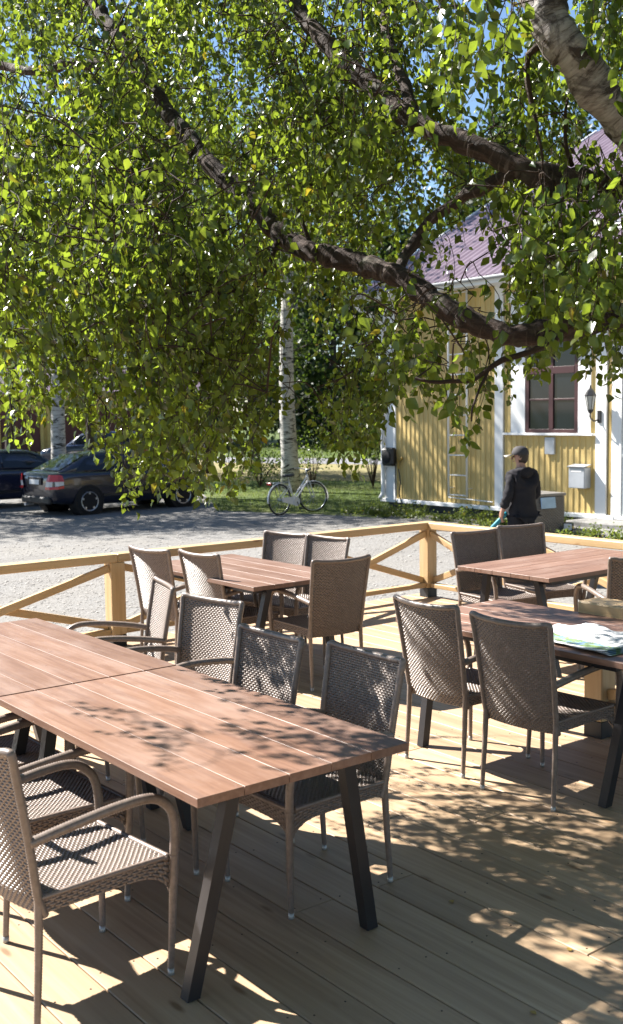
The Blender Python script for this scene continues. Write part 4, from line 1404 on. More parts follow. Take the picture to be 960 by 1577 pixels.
# ================================================================ the near birch
from mathutils import noise as mnoise
random.seed(5)
rng = np.random.default_rng(21)
tree = empty('birch_tree', (6.9, 2.2, G), 0, 'large birch arching over the deck with thick limbs and long hanging leafy twigs', 'tree')
TB = Vector((6.9, 2.2, G))
def P(px, py, d): return at_d(px, py, d) - TB
def limb(name, ctrl, r0, r1, mat, n=12, step=.10, wob=.012, hump=0):
    pts = resample(catmull(ctrl, 8), step)
    k = len(pts)
    rr = []
    for i in range(k):
        f = i / (k - 1)
        r = r0 + (r1 - r0) * f + hump * math.sin(math.pi * f)
        r *= 1 + .10 * math.sin(i * 1.7 + r0 * 90) * math.sin(i * .53)
        rr.append(r)
    pts = [p + Vector((random.uniform(-wob, wob) for _ in range(3))) for p in pts]
    m = MB(); m.tube(pts, rr, n)
    if r0 > .03:
        nv = []
        for q, v in enumerate(m.v):
            c = pts[min(q // n, k - 1)]; d = Vector(v) - c
            p_ = Vector(v)
            f = 1 + .20 * mnoise.noise(p_ * 8) + .14 * mnoise.noise(p_ * 22) + .55 * max(0, mnoise.noise(p_ * 3.1 + Vector((5, 1, 2))) - .45)
            nv.append(tuple(c + d * f))
        m.v = nv
    o = m.build(name, mat, tree, True)
    at = o.data.attributes.new('bark', 'FLOAT_VECTOR', 'POINT')
    buf = []
    for q in range(len(m.v)):
        a = 2 * math.pi * (q % n) / n
        buf += [rr[q // n] * math.cos(a), rr[q // n] * math.sin(a), (q // n) * step]
    at.data.foreach_set('vector', buf)
    return pts
nodes = []          # points of the woody frame that twigs may spring from (tree space)
fork = Vector((6.35 - TB.x, 2.45 - TB.y, 2.05 - G))
limb('trunk', [(0, 0, -.15), (-.12, .05, .7), (-.32, .14, 1.5), tuple(fork), (fork.x - .12, fork.y + .06, fork.z + .3)], .27, .19, MAT['birchlimb'], 22, .05)
Wp = limb('branch', [fork, P(1180, 420, 5.2), P(1040, 270, 4.9), P(960, 182, 4.75), P(905, 115, 4.7), P(862, 60, 4.7), P(838, 5, 4.75), P(815, -80, 4.9), P(770, -220, 5.2)], .126, .068, MAT['birchlimb'], 26, .035, .003)
Pl = limb('branch', [fork, P(1180, 400, 5.6), P(1050, 305, 5.3), P(960, 287, 5.15), P(885, 277, 5.05), P(830, 266, 5.0), P(770, 243, 5.05), P(700, 214, 5.15), P(640, 188, 5.3), P(578, 138, 5.5), P(520, 84, 5.7), P(470, 28, 5.9), P(430, -40, 6.1), P(380, -150, 6.5)], .070, .034, MAT['limb'], 20, .035, .007)
Cl = limb('branch', [fork + Vector((-.05, .05, -.1)), P(1090, 455, 5.3), P(965, 486, 4.95), P(895, 502, 4.82), P(835, 511, 4.78), P(785, 515, 4.8), P(725, 496, 4.9), P(665, 458, 5.05), P(612, 424, 5.2), P(550, 405, 5.4), P(482, 388, 5.6), P(436, 362, 5.8), P(385, 310, 6.0), P(338, 266, 6.2), P(298, 222, 6.35), P(252, 165, 6.5), P(224, 118, 6.6), P(190, 66, 6.75), P(150, 14, 6.95), P(115, -40, 7.1), P(60, -140, 7.4)], .036, .038, MAT['limb'], 18, .03, .007, .014)
Bl = limb('branch', [P(800, 262, 5.02), P(745, 288, 5.15), P(700, 312, 5.25), P(655, 352, 5.35), P(626, 392, 5.3), P(612, 424, 5.21)], .030, .026, MAT['limb'], 10, .07, .008)
Ql = limb('branch', [P(226, 120, 6.6), P(190, 112, 6.65), P(140, 98, 6.7), P(95, 100, 6.8), P(52, 109, 6.9), P(0, 102, 7.1), P(-90, 80, 7.3), P(-220, 90, 7.5), P(-380, 60, 7.6)], .032, .020, MAT['limb'], 10, .07, .010)
Fk = limb('branch', [P(205, 88, 6.7), P(188, 45, 6.8), P(172, 0, 6.9), P(168, -60, 7.1)], .028, .018, MAT['limb'], 10, .08)
S1 = limb('branch', [P(890, 486, 4.8), P(850, 525, 4.7), P(815, 544, 4.62), P(782, 550, 4.6), P(755, 566, 4.58), P(735, 582, 4.55), P(705, 588, 4.5), P(672, 590, 4.5), P(640, 582, 4.5)], .020, .006, MAT['twig'], 8, .05, .005)
S2 = limb('branch', [P(755, 566, 4.58), P(738, 600, 4.52), P(730, 625, 4.5), P(725, 650, 4.48)], .008, .004, MAT['twig'], 6, .05, .004)
S3 = limb('branch', [P(848, 272, 5.0), P(855, 320, 4.9), P(872, 370, 4.8), P(878, 400, 4.75)], .014, .006, MAT['twig'], 6, .06, .005)
S4 = limb('branch', [P(870, 345, 4.85), P(905, 362, 4.8), P(935, 395, 4.7), P(955, 430, 4.6)], .009, .005, MAT['twig'], 6, .06, .005)
S5 = limb('branch', [P(830, 70, 4.75), P(812, 90, 4.8), P(816, 150, 4.8), P(830, 210, 4.78), P(838, 245, 4.76)], .016, .006, MAT['twig'], 6, .06, .006)
S6 = limb('branch', [P(882, 255, 5.05), P(872, 220, 5.0), P(870, 170, 5.0), P(874, 150, 5.0)], .012, .006, MAT['twig'], 6, .06, .006)
S7 = limb('branch', [P(300, 222, 6.35), P(285, 260, 6.2), P(250, 240, 6.1), P(215, 170, 6.2), P(240, 120, 6.3)][0:2] + [P(240, 250, 6.1), P(210, 300, 6.0)], .014, .006, MAT['twig'], 6, .07)
S8 = limb('branch', [P(110, 140, 6.75), P(100, 160, 6.6), P(125, 205, 6.5), P(140, 250, 6.4)], .010, .005, MAT['twig'], 6, .06)
S9 = limb('branch', [P(482, 388, 5.6), P(450, 290, 5.7), P(480, 285, 5.8), P(520, 300, 5.8)], .014, .006, MAT['twig'], 6, .07)
S10 = limb('branch', [P(436, 362, 5.8), P(395, 440, 5.6), P(360, 450, 5.5), P(300, 452, 5.4), P(255, 455, 5.3)], .016, .006, MAT['twig'], 6, .07)
Up = limb('branch', [P(640, 188, 5.3), P(600, 60, 5.8), P(560, -60, 6.3), P(500, -200, 6.8)], .03, .015, MAT['limb'], 8, .1)
for L_ in (Wp[6:], Pl[5:], Cl[5:], Bl, Ql, Fk, S1, S2, S3, S4, S5, S6, S7, S8, S9, S10, Up): nodes += L_

# where the hanging foliage ends (photo column -> lowest row) and how thick it is
low = [(-600, 430), (-300, 520), (-100, 600), (0, 668), (28, 690), (55, 672), (78, 640), (108, 640), (140, 700), (165, 735), (186, 772), (205, 800), (222, 770), (258, 768), (290, 745), (312, 788), (342, 775), (365, 772), (388, 730), (405, 650), (424, 560), (438, 475), (482, 470), (497, 560), (517, 690), (540, 742), (560, 740), (584, 700), (600, 655), (625, 640), (642, 600), (662, 650), (690, 695), (716, 690), (737, 640), (760, 600), (778, 650), (800, 590), (830, 600), (850, 560), (872, 520), (893, 570), (922, 612), (946, 604), (965, 560), (1100, 500), (1400, 420)]
lx, ly = [a for a, b in low], [b for a, b in low]
limb_px = []
def px_of(v):
    r = Vector(v) + TB - Vector((0, 0, CAMH)); d = r.dot(fwd)
    return r.dot(cam_r) / d * FPX + PW / 2, -r.dot(cam_u) / d * FPX + PH / 2, r.dot(fwd0)
for L_, w_ in ((Wp, 46), (Pl, 26), (Cl, 24), (Bl, 14), (Ql, 12), (S1, 10)):
    limb_px += [px_of(v) + (w_,) for v in L_]
LPX = np.array(limb_px)
def behind(x, yb, d, top):
    """foliage mostly hangs behind the big limbs as seen from the deck: the limbs carry it on their far side"""
    for yy in np.linspace(yb - top, yb, 7):
        k = np.argmin((LPX[:, 0] - x) ** 2 + (LPX[:, 1] - yy) ** 2)
        if math.hypot(LPX[k, 0] - x, LPX[k, 1] - yy) < LPX[k, 3] and d < LPX[k, 2] + .12:
            return LPX[k, 2]
    return None
def lowest(x): return float(np.interp(x, lx, ly))
def dens(x, y):
    if x < 0: return .42 if y > -250 else .25
    if y < -10: return .42
    if x < 70 and 40 < y < 230: return .55
    if 300 < x < 480 and y < 70: return .55
    if x < 400: return (.92 if y < 300 else 1.2 if x < 230 else .9) if y < 620 else .75
    if x < 480: return .9 if y < 430 else .55
    if x < 600: return .95 if y < 430 else .62
    if y < 190: return .60
    if x < 660 and y > 440: return .16
    if x > 880 and 190 < y < 290: return .22
    if x < 690 and 350 < y < 440: return .20
    if y < 300: return .62
    if y < 450: return .74
    if x < 780: return .17
    return (1.0 if x > 830 else .62) if y < 560 else .34
L_pos, L_dir, L_nrm, L_size = [], [], [], []
tw = MB()
sprays = []
def add_spray(bottom, length, nl, size):
    """a hanging twig: bottom end point, its length, leaves along it"""
    sprays.append((bottom, length, nl, size))
def gap(x, y):
    """slow noise so that the crown falls into clumps"""
    return math.sin(x * .021 + 1.3 * math.sin(y * .013)) * math.sin(y * .024 + 1.1 * math.sin(x * .017 + 2))
T_RECT = [(1.70, 2.65, 2.75, 6.08), (4.2, 5.12, 6.05, 7.7), (4.2, 5.12, 3.0, 4.64), (5.95, 7.6, 4.93, 5.87)]
C_RECT = [(a[0] - .32, a[0] + .32, a[1] - .32, a[1] + .32) for a in spots]
def inside(g, rects): return any(a < g.x < b and c < g.y < d for a, b, c, d in rects)
def shades_sunny(b, ln):
    """does a spray at b throw its shade on boards or tables that lie in full sun?"""
    p = b + TB + Vector((0, 0, ln * .5))
    for z in (0, .45, .74, .8):
        if p.z < z + .3: continue
        g = p - sun_dir * ((p.z - z) / sun_dir.z)
        if g.x > 8.3 or g.y > 8.7: continue
        if z == .74 and not inside(g, T_RECT): continue
        if z in (.45, .8) and not inside(g, C_RECT): continue
        x, y, _ = px_of(g - TB)
        if not (-60 < x < 1000 and 780 < y < 1640): continue
        if z == 0 and x > 585 and 1180 + (x - 600) * .10 < y < 1390 + (x - 600) * .1 and random.random() < .36: continue
        if z == .74 and 40 < x < 620 and 1040 + x * .07 < y < 1180: continue
        if z == .74 and x > 720 and (915 < y < 955 or 1003 < y < 1035): continue
        if z in (.45, .8) and (x > 700 or 380 < x < 640): continue
        return True
    return False
clusters = []
while len(clusters) < 150:
    x, y = random.uniform(-30, 1000), random.uniform(0, 790)
    if y > lowest(x) - 8 or random.random() > dens(x, y) * (1 + .6 * gap(x, y)): continue
    d = random.uniform(5.0, 7.9) if x < 600 and y < 560 else random.uniform(4.9, 6.3) if x < 600 else random.uniform(4.4, 6.4) if y < 420 else random.uniform(4.0, 5.0)
    a = random.uniform(0, 6.28)
    clusters.append((x, y, d, Vector((math.cos(a), math.sin(a), 0)) * random.uniform(.1, .75)))
tries = 0
while len(sprays) < 1980 and tries < 240000:
    tries += 1
    lean_ = None
    if random.random() < .70:
        cx_, cy_, cd_, lean_ = clusters[random.randrange(len(clusters))]
        x, yb, d_pre = random.gauss(cx_, 24), random.gauss(cy_, 30), random.gauss(cd_, .22)
    else:
        x, yb, d_pre = random.uniform(-20, 1000), random.uniform(10, 800), None
    lb = lowest(x)
    if yb > lb + random.uniform(-14, 2): continue
    d_ = dens(x, yb)
    if random.random() * 1.3 > d_ * (1 + .55 * gap(x, yb)): continue
    if x < 430:
        d = random.uniform(5.0, 7.9) if yb < 560 else random.uniform(4.9, 6.3)
    elif x < 600: d = random.uniform(5.0, 7.5) if yb < 450 else random.uniform(5.2, 6.2)
    else: d = random.uniform(4.5, 6.4) if yb < 420 else random.uniform(3.9, 5.0)
    if d_pre: d = max(3.9, d_pre)
    ln_ = random.uniform(.26, .58)
    q_ = behind(x, yb, d, ln_ * FPX / d)
    if q_ and (x < 850 or 240 < yb < 330) and random.random() < (.93 if x > 450 else .80): d = q_ + random.uniform(.2, 1.2)
    ok_ = True
    if random.random() < .98:
        for _ in range(9):
            ok_ = not shades_sunny(P(x, yb, d), ln_)
            if ok_: break
            d = random.uniform(4.2, 6.2) if x < 430 and yb > 380 else random.uniform(4.7, 9.0) if x < 600 else random.uniform(4.0, 7.5)
            q_ = behind(x, yb, d, ln_ * FPX / d)
            if q_ and x > 450: d = q_ + random.uniform(.2, 1.2)
    if not ok_: continue
    add_spray(P(x, yb, d), ln_, lean_, 1)
# edge fringe: sprays that end just on the outline
for _ in range(170):
    x = random.uniform(0, 960)
    if dens(x, lowest(x) - 40) < .35 and random.random() < .5: continue
    d = random.uniform(4.9, 6.0) if x < 600 else random.uniform(4.0, 4.8)
    yb = lowest(x) + random.uniform(-30, 0)
    q_ = behind(x, yb, d, .4 * FPX / d)
    if q_ and x > 450: d = q_ + random.uniform(.2, .6)
    add_spray(P(x, yb, d), random.uniform(.3, .5), 0, 1)
# crown beyond the frame on the left and above, clumped
for _ in range(420):
    x, yb = random.uniform(-520, 0), random.uniform(-350, 560)
    if yb > lowest(x) or gap(x * 1.3 + 40, yb) < -.1: continue
    d, ln_ = random.uniform(5.0, 7.9), random.uniform(.3, .6)
    if shades_sunny(P(x, yb, d), ln_): continue
    add_spray(P(x, yb, d), ln_, 0, 1)
for _ in range(300):
    x, yb = random.uniform(-250, 1500), random.uniform(-650, 10)
    if gap(x, yb + 300) < -.25: continue
    d, ln_ = random.uniform(4.8, 7.5), random.uniform(.3, .6)
    if shades_sunny(P(x, yb, d), ln_): continue
    add_spray(P(x, yb, d), ln_, 0, 1)
# and beyond the right edge, round the limbs that come from the trunk
for _ in range(260):
    x, yb = random.uniform(985, 1650), random.uniform(-150, 520)
    if gap(x * 1.2, yb) < -.2: continue
    d, ln_ = random.uniform(4.4, 7.0), random.uniform(.3, .6)
    if shades_sunny(P(x, yb, d), ln_): continue
    add_spray(P(x, yb, d), ln_, 0, 1)
# hanging ends on the sunward side, whose shade dapples the tables, chairs and boards
def shade(px, py, z, h, n=1, spread=.10, ln=(.25, .45)):
    g = at_z(px, py, z)
    for _ in range(n):
        hh = h + random.uniform(-.25, .25)
        q = g + sun_dir * ((hh - z) / sun_dir.z)
        add_spray(q - TB + Vector((random.gauss(0, spread), random.gauss(0, spread), 0)), random.uniform(*ln), 0, 1)
for px, py, z, n in [(90, 1072, .74, 1), (130, 1095, .74, 2), (170, 1118, .74, 2), (205, 1132, .74, 2), (245, 1138, .74, 1), (330, 1112, .74, 2), (385, 1128, .74, 4), (440, 1122, .74, 5), (490, 1142, .74, 5), (540, 1125, .74, 4), (585, 1142, .74, 3), (470, 1095, .74, 1), (410, 1160, .74, 2), (350, 1165, .74, 1), (520, 1155, .74, 3), (560, 1135, .74, 3), (600, 1140, .74, 2), (500, 1115, .74, 2), (460, 1150, .74, 2),
                     (575, 1010, .85, 4), (560, 1060, .7, 3), (600, 1075, .65, 2), (535, 1040, .75, 2), (420, 985, .86, 2), (450, 1000, .8, 1)]:
    shade(px, py, z, 2.9, n, .07)
for px, py, z, n in [(760, 930, .74, 3), (800, 936, .74, 4), (850, 942, .74, 4), (900, 948, .74, 3), (730, 950, .74, 2), (720, 965, .74, 2), (870, 1006, .74, 2), (920, 1012, .74, 3), (955, 1020, .74, 2), (920, 940, .78, 2)]:
    shade(px, py, z, 3.4, n, .09)
for _ in range(24):
    px, py = random.uniform(600, 960), random.uniform(1185, 1480)
    if py < 1185 + (px - 600) * .12: continue
    if gap(px * 1.7, py * 2.1) < -.45: continue
    shade(px, py, 0, 3.0, 1, .12)
for _ in range(6):
    px, py = random.uniform(600, 990), random.uniform(1330, 1480)
    if py < 1290 + (px - 600) * .22: continue
    shade(px, py, 0, 2.8, 1, .12)
for v in Wp[6::4]:  # sprays added toward the sun to shade the thick pale limb
    for _ in range(1):
        add_spray(v + sun_dir * random.uniform(.8, 2.2) + Vector((random.gauss(0, .12), random.gauss(0, .12), random.gauss(0, .12))), random.uniform(.3, .5), 0, 1)


# join every spray to the nearest wood with a thin branchlet, then hang its twig and leaves
tops = []
for b, ln, nl, sz in sprays:
    a = random.uniform(0, 6.28)
    lean = random.uniform(.05, .35) if random.random() < .65 else random.uniform(.6, 1.4)
    if lean > .5: b = b + Vector((0, 0, ln * .3)); sprays[len(tops)] = (b, ln, nl, sz); ln = ln * .75
    off = Vector((math.cos(a) * ln * lean, math.sin(a) * ln * lean, 0))
    if isinstance(nl, Vector): off = off * .4 + nl * ln
    tops.append(b + off + Vector((0, 0, ln)))
NA = np.array([tuple(p) for p in nodes])
TA = np.array([tuple(p) for p in tops])
d0 = np.array([np.min(((NA - t) ** 2).sum(1)) for t in TA])
order = np.argsort(d0)
NB = np.zeros((len(NA) + len(TA) * 5, 3)); NB[:len(NA)] = NA; nn = len(NA)
sunv = np.array(sun_dir)
for i in order:
    t = TA[i]
    d2 = ((NB[:nn] - t) ** 2).sum(1)
    j = int(np.argmin(d2)); dist = math.sqrt(d2[j])
    s = Vector(NB[j]); e = Vector(t)
    if dist > .06:
        mid = s.lerp(e, .5) + Vector((random.gauss(0, .05), random.gauss(0, .05), .16 * dist + random.gauss(0, .03)))
        pts = catmull([s, mid, e], 3)
        r = .0026 + .0030 * min(1, dist)
        tw.tube(pts, [r * (1.25 - .6 * q / (len(pts) - 1)) for q in range(len(pts))], 4, False)
        for q in pts[2::2]: NB[nn] = q; nn += 1
    b, ln, nl, sz = sprays[i]
    top = e
    sway = Vector((random.gauss(0, .04), random.gauss(0, .04), 0))
    pts = catmull([top, top.lerp(b, .35) + sway + Vector((0, 0, .04)), top.lerp(b, .7) + sway * .6, b], 3)
    tw.tube(pts, [.0022 - .0011 * q / (len(pts) - 1) for q in range(len(pts))], 3, False)
    NB[nn] = pts[3]; nn += 1
    bx_, by_, bd_ = px_of(b)
    big_ = 1.22 if bx_ > 590 and bd_ < 5.2 else 1.0
    seg = resample(pts, .030)
    for k, q in enumerate(seg):
        if k < 1: continue
        for rep in range(2 if random.random() < .50 else 1):
            a = random.uniform(0, 6.2832)
            out = Vector((math.cos(a), math.sin(a), 0))
            dr = (out * random.uniform(.35, 1.0) + Vector((0, 0, -random.uniform(.35, 1.1)))).normalized()
            nr = dr.cross(Vector((random.gauss(0, 1), random.gauss(0, 1), random.gauss(0, 1))))
            if nr.length < 1e-3: continue
            nr.normalize()
            if nr.z < 0 and random.random() < .75: nr = -nr
            L_pos.append(q + dr * .012 + out * .008); L_dir.append(dr); L_nrm.append(nr)
            L_size.append(random.choice((.026, .036, .042, .050)) * random.uniform(.88, 1.14) * big_)
tw.build('twigs', MAT['twig'], tree, True, False)['kind'] = 'stuff'

# leaf blade: pointed oval folded along its midrib
LV = np.array([(0, 0, 0), (0, .5, -.035), (0, 1, -.13), (-.20, .16, .03), (-.40, .40, .06), (-.24, .72, .0), (.20, .16, .03), (.40, .40, .06), (.24, .72, .0)], float)
LF = [(0, 1, 4, 3), (1, 2, 5, 4), (0, 6, 7, 1), (1, 7, 8, 2)]
LT = np.array([(0, 1, 4), (0, 4, 3), (1, 2, 5), (1, 5, 4), (0, 6, 7), (0, 7, 1), (1, 7, 8), (1, 8, 2)])
pos = np.array([tuple(p) for p in L_pos]); dr = np.array([tuple(p) for p in L_dir]); nr = np.array([tuple(p) for p in L_nrm]); sz = np.array(L_size)
sd_ = np.cross(dr, nr)
wv_ = rng.uniform(.72, 1.10, (len(pos), 1, 1)); cv_ = rng.uniform(-1.2, 2.8, (len(pos), 1, 1))
Vs = pos[:, None, :] + sz[:, None, None] * (LV[None, :, 0:1] * wv_ * sd_[:, None, :] + LV[None, :, 1:2] * dr[:, None, :] + LV[None, :, 2:3] * cv_ * nr[:, None, :])
# the 300 leaves that show largest stay single objects
rel = pos + np.array(TB) - np.array((0, 0, CAMH))
dep = rel @ np.array(fwd)
ix = (rel @ np.array(cam_r)) / dep * FPX + PW / 2
iy = -(rel @ np.array(cam_u)) / dep * FPX + PH / 2
vis = (dep > .5) & (ix > 0) & (ix < PW) & (iy > 0) & (iy < PH)
face = np.abs((nr * (rel / np.linalg.norm(rel, axis=1)[:, None])).sum(1))
score = np.where(vis, sz / np.maximum(dep, .1) * (.4 + .6 * face), -1)
big = np.argsort(-score)[:300]
lm = bpy.data.meshes.new('leaf'); lm.from_pydata([tuple(p) for p in LV], [], LF); lm.materials.append(MAT['leaf'])
lm.polygons.foreach_set('use_smooth', [True] * len(LF))
for i in big:
    o = link('leaf', lm, tree)
    s = sz[i]
    o.matrix_local = Matrix(((sd_[i][0] * s * .95, dr[i][0] * s, nr[i][0] * s, pos[i][0]), (sd_[i][1] * s * .95, dr[i][1] * s, nr[i][1] * s, pos[i][1]), (sd_[i][2] * s * .95, dr[i][2] * s, nr[i][2] * s, pos[i][2]), (0, 0, 0, 1)))
# unseen leaf canopy added overhead to block sky light and deepen the deck shade
cc, cs = [], []
while len(cc) < 420:
    p = Vector((random.uniform(-7, 13), random.uniform(-8, 9), random.uniform(4.2, 9.5)))
    g = p - sun_dir * (p.z / sun_dir.z)
    if g.y > -.8 and g.x < 12: continue
    if g.y > -1.5 and g.x > 10: continue
    x, y, d = px_of(p - TB)
    if d > .3 and -80 < x < 1040 and y > -150: continue
    if ((p.x - 3.5) / 10) ** 2 + ((p.y - 0) / 8.5) ** 2 > 1: continue
    cc.append(tuple(p - TB)); cs.append(random.uniform(.25, .45))
keep = np.ones(len(pos), bool); keep[big] = False
Vk = Vs[keep]
Fk_ = (LT[None] + (np.arange(len(Vk)) * len(LV))[:, None, None]).reshape(-1, 3)
fo = np_mesh('foliage', Vk.reshape(-1, 3), Fk_, MAT['leaf'], tree, True)
fo['kind'] = 'stuff'
OVER = (cc, cs)
print('leaves', len(pos), 'sprays', len(sprays))

# ================================================================ other trees
def leaf_cloud(n, centres, sig, size, flat=.0):
    """n leaf blades (bent diamonds) scattered round clump centres"""
    ci = rng.integers(0, len(centres), n)
    p = centres[ci] + rng.normal(0, 1, (n, 3)) * sig[ci][:, None]
    d = rng.normal(0, 1, (n, 3)); d[:, 2] -= .5; d /= np.linalg.norm(d, axis=1)[:, None]
    q = rng.normal(0, 1, (n, 3)); s = np.cross(d, q); s /= np.linalg.norm(s, axis=1)[:, None]
    nn_ = np.cross(s, d)
    L = size * rng.uniform(.7, 1.3, n)[:, None]
    a, b = p, p + d * L
    m1 = p + d * L * .45 + s * L * .36 + nn_ * L * .08
    m2 = p + d * L * .45 - s * L * .36 + nn_ * L * .08
    V = np.stack([a, m1, b, m2], 1)
    F = np.array([(0, 1, 2), (0, 2, 3)])[None] + (np.arange(n) * 4)[:, None, None]
    return V.reshape(-1, 3), F.reshape(-1, 3)
V, F = leaf_cloud(90000, np.array(OVER[0]), np.array(OVER[1]), .115)
np_mesh('sky_block_foliage', V, F, MAT['farleaf'], tree)['kind'] = 'stuff'  # added canopy out of view that keeps sky light off the deck
def make_tree(name, x, y, h, cr, cb, n, tr, label, leafmat='farleaf', trunkmat='trunk', group=None, size=.22, lean=0, seed=0, nclump=60, shape=1.0, vis_trunk=True):
    rr = random.Random(seed * 31 + int(x * 10))
    t = empty(name, (x, y, G), 0, label, 'tree', group)
    m = MB()
    pts = [Vector((lean * f + .12 * math.sin(f * 7 + seed), .10 * math.cos(f * 5 + seed) * f, h * .86 * f - .1)) for f in np.linspace(0, 1, 14)]
    m.tube(pts, [tr * (1.25 if i == 0 else 1) * (1 - .85 * i / 13) for i in range(14)], 12)
    m.build('trunk', MAT[trunkmat], t, True)
    cents, sig = [], []
    m = MB()
    for k in range(nclump):
        f = rr.random()
        z = h * (cb + (1 - cb) * f)
        prof = (math.sin(math.pi * min(1, .12 + f * .88) ** .8) ** .8) * shape
        a = rr.uniform(0, 6.283)
        r = cr * prof * math.sqrt(rr.uniform(.15, 1))
        c = Vector((lean * z / h + r * math.cos(a), r * math.sin(a), z + rr.gauss(0, .3)))
        cents.append(tuple(c)); sig.append(rr.uniform(.28, .62) * cr / 3)
        if k % 3 == 0:
            zi = max(h * cb * .8, z - r * .8)
            s = Vector((lean * zi / h, 0, zi))
            m.tube([s, s.lerp(c, .5) + Vector((0, 0, .15 * r)), c], [tr * .28, tr * .16, tr * .06], 5, False)
    m.build('limbs', MAT[trunkmat], t, True)['kind'] = 'stuff'
    V, F = leaf_cloud(n, np.array(cents), np.array(sig), size)
    np_mesh('crown', V, F, MAT[leafmat], t)
    return t
# birch behind the bicycle
b0 = at_z(449, 757, G)
make_tree('birch_tree', b0.x, b0.y, 15, 3.6, .42, 5200, .27, 'white-barked birch with black scars standing behind the bicycle', 'farleaf', 'birch', 'birches round the yard', .16, seed=3, nclump=80)
b1 = at_d(97, 712, 29.5)
make_tree('birch_tree', b1.x, b1.y, 15, 3.4, .36, 5200, .22, 'thick pale birch trunk rising behind the navy car', 'farleaf', 'birch', 'birches round the yard', .18, seed=4, nclump=70)
# shade trees left of the yard, behind the cars
for k, (px, d, h, cr, n) in enumerate([(-430, 28.3, 13, 3.8, 6500), (-260, 28.4, 13, 3.6, 6500), (-95, 29.6, 13, 3.6, 6500), (262, 30, 13, 3.4, 5600), (250, 36.5, 13, 3.4, 5200), (392, 41, 13, 3.4, 5200), (-120, 50, 14, 3.8, 5200), (20, 41, 13, 3.8, 7000), (140, 43, 13, 3.8, 7000), (318, 42, 13, 3.6, 7000)]):
    p = at_d(px, 700, d)
    make_tree('leafy_tree', p.x, p.y, h, cr, .30 if k < 7 else .24, n, .20, ['broad leafy tree outside the left edge, farthest along the yard', 'broad leafy tree outside the left edge in the middle of the row of trees', 'broad leafy tree just outside the left edge beside the parked cars', 'leafy tree between the navy car and the birch by the bicycle', 'leafy tree farther back between the navy car and the birch by the bicycle', 'leafy tree standing behind the left side of the birch by the bicycle', 'leafy tree beyond the left edge in front of the shed', 'leafy tree in front of the shed at the left edge', 'leafy tree in front of the shed to the right of the pale birch trunk', 'leafy tree standing on the grass behind the front end of the navy car'][k], 'farleaf', 'trunk', 'leafy trees along the yard', .16, seed=10 + k, nclump=75)
# dark wood behind
k = 0
forest_lab = 'dark tree in the wood behind the yard'
for row, (d, n_, h0, h1) in enumerate(((72, 17, 15, 21), (84, 17, 20, 27))):
    for i in range(n_):
        px = -230 + (1500 / (n_ - 1)) * i + random.uniform(-25, 25)
        p = at_d(px, 690, (d if px > 340 else d + 13) + random.uniform(-4, 4))
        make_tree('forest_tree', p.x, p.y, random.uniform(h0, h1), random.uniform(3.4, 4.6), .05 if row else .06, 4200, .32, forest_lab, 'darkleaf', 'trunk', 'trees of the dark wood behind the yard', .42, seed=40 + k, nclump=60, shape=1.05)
        k += 1
# undergrowth below the wood
cu, su = [], []
for i in range(150):
    p = at_d(random.uniform(-250, 1250), 690, random.uniform(70, 88))
    cu.append((p.x, p.y, G + random.uniform(.3, 4.5))); su.append(random.uniform(.7, 1.3))
V, F = leaf_cloud(16000, np.array(cu), np.array(su), .40)
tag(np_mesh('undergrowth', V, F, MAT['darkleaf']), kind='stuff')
# shrub at the foot of the birch
def shrub(name, px, py, h, w, n, label, mat='farleaf', size=.08, cat='shrub', d=None):
    p = at_z(px, py, G) if d is None else at_d(px, py, d)
    t = empty(name, (p.x, p.y, G), 0, label, cat)
    rr = random.Random(int(px))
    m = MB(); cents, sig = [], []
    for k in range(16):
        a = rr.uniform(0, 6.283); r = w * rr.uniform(.3, 1)
        e = Vector((r * math.cos(a), r * math.sin(a), h * rr.uniform(.45, 1)))
        m.tube([(0, 0, 0), (e.x * .35, e.y * .35, e.z * .55), e], [.012, .008, .003], 5, False)
        cents += [tuple(e), tuple(e * .75)]; sig += [w * .25, w * .25]
    m.build('stems', MAT['twig'], t, True)
    V, F = leaf_cloud(n, np.array(cents), np.array(sig), size); np_mesh('foliage', V, F, MAT[mat], t)['kind'] = 'stuff'
shrub('shrub', 400, 750, 1.1, .9, 1200, 'loose green shrub at the left foot of the birch by the bicycle')
shrub('shrub', 482, 752, 1.9, .8, 500, 'thin twiggy shrub at the right foot of the birch by the bicycle')
shrub('shrub', 575, 752, 3.2, 1.1, 2600, 'tall green bush against the white corner of the yellow house', size=.12)

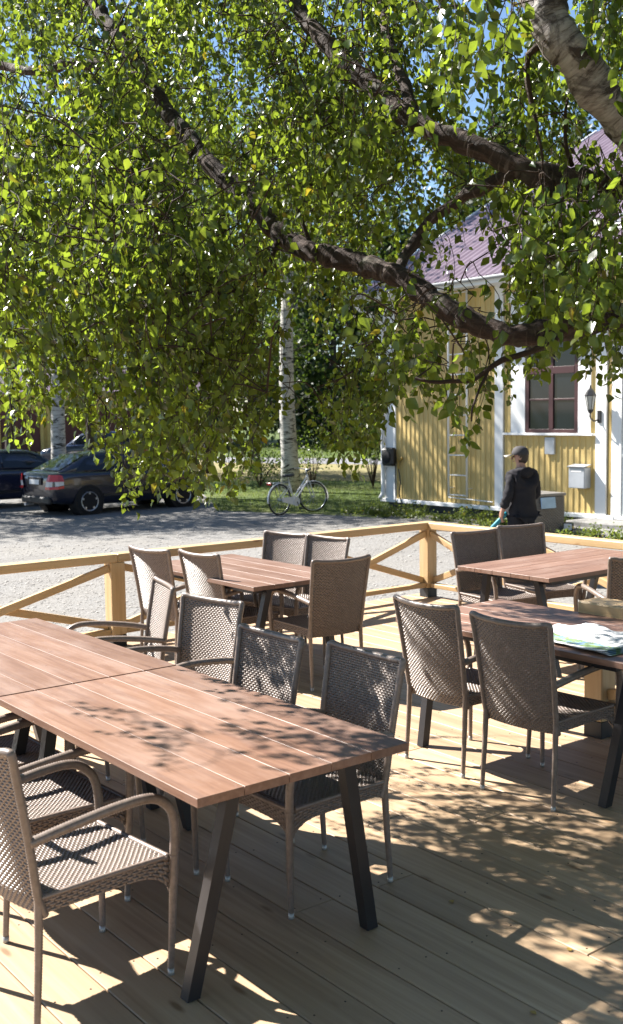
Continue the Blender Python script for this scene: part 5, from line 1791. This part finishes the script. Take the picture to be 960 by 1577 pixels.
# ================================================================ grass and weeds
def blades(n, px0, px1, py0, py1, h0, h1, cond=None):
    out = []
    xs = rng.uniform(px0, px1, n); ys = rng.uniform(py0, py1, n)
    pts = np.array([tuple(at_z(a, b, G)) for a, b in zip(xs, ys)])
    a = rng.uniform(0, 6.283, n); h = rng.uniform(h0, h1, n)
    w = h * .10
    dx, dy = np.cos(a), np.sin(a)
    l = rng.normal(0, .35, (n, 2)) * h[:, None]
    A = pts + np.stack([dx * w, dy * w, 0 * a], 1); B = pts - np.stack([dx * w, dy * w, 0 * a], 1)
    C = pts + np.stack([l[:, 0], l[:, 1], h], 1)
    return np.stack([A, B, C], 1).reshape(-1, 3)
V = np.concatenate([blades(9000, 330, 610, 738, 789, .03, .085), blades(5000, 330, 640, 688, 703, .05, .12)])
F = np.arange(len(V)).reshape(-1, 3)
tag(np_mesh('grass', V, F, MAT['drygrass']), kind='stuff')
cents, sig = [], []
for _ in range(150):
    yy = random.uniform(9.5, 18.8); xx = random.uniform(15.6, 17.0)
    if 12.5 < yy < 13.7 and xx < 16.1: continue
    if yy < 13.2 and xx > 15.7: continue
    cents.append((xx, yy, G + random.uniform(.02, .10))); sig.append(random.uniform(.04, .10))
for _ in range(20):
    cents.append((random.uniform(14.9, 15.7), random.uniform(9.5, 12.4), G + random.uniform(.02, .10))); sig.append(random.uniform(.04, .10))
V, F = leaf_cloud(9000, np.array(cents), np.array(sig), .055)
V[:, 2] = np.maximum(V[:, 2], G + .002)
tag(np_mesh('weeds', V, F, MAT['weed']), kind='stuff')
# a few fallen leaves on the boards
lm2 = lm.copy(); lm2.name = 'fallen_leaf'; lm2.materials.clear(); lm2.materials.append(m_plain('yellowed_leaf', (.42, .27, .05), .6))
for px, py in [(880, 1465), (817, 1557), (694, 1386)]:
    p = at_z(px, py, .004)
    o = link('fallen_leaf', lm2); s = .028
    o.matrix_world = Matrix.Translation(p) @ Matrix.Rotation(random.uniform(0, 6), 4, 'Z') @ Matrix.Rotation(.12, 4, 'X') @ Matrix.Scale(s, 4)
    tag(o, 'small yellowed leaf lying on the deck boards', 'leaf', 'fallen leaves on the deck')

# put each empty at the base of its thing
def rebase(o, base):
    b = Vector(base)
    for ch in o.children:
        ch.location = Vector(ch.location) - b
    o.location = Vector(o.location) + b
bpy.context.view_layer.update()
rebase(house, (HX, 12.0, G)); rebase(rail, (RX, RY, 0)); rebase(rail2, (5.2, 3.93, 0)); rebase(ld, (HX - .16, 16.575, .06)); rebase(st, (16.3, 11.3, 0))
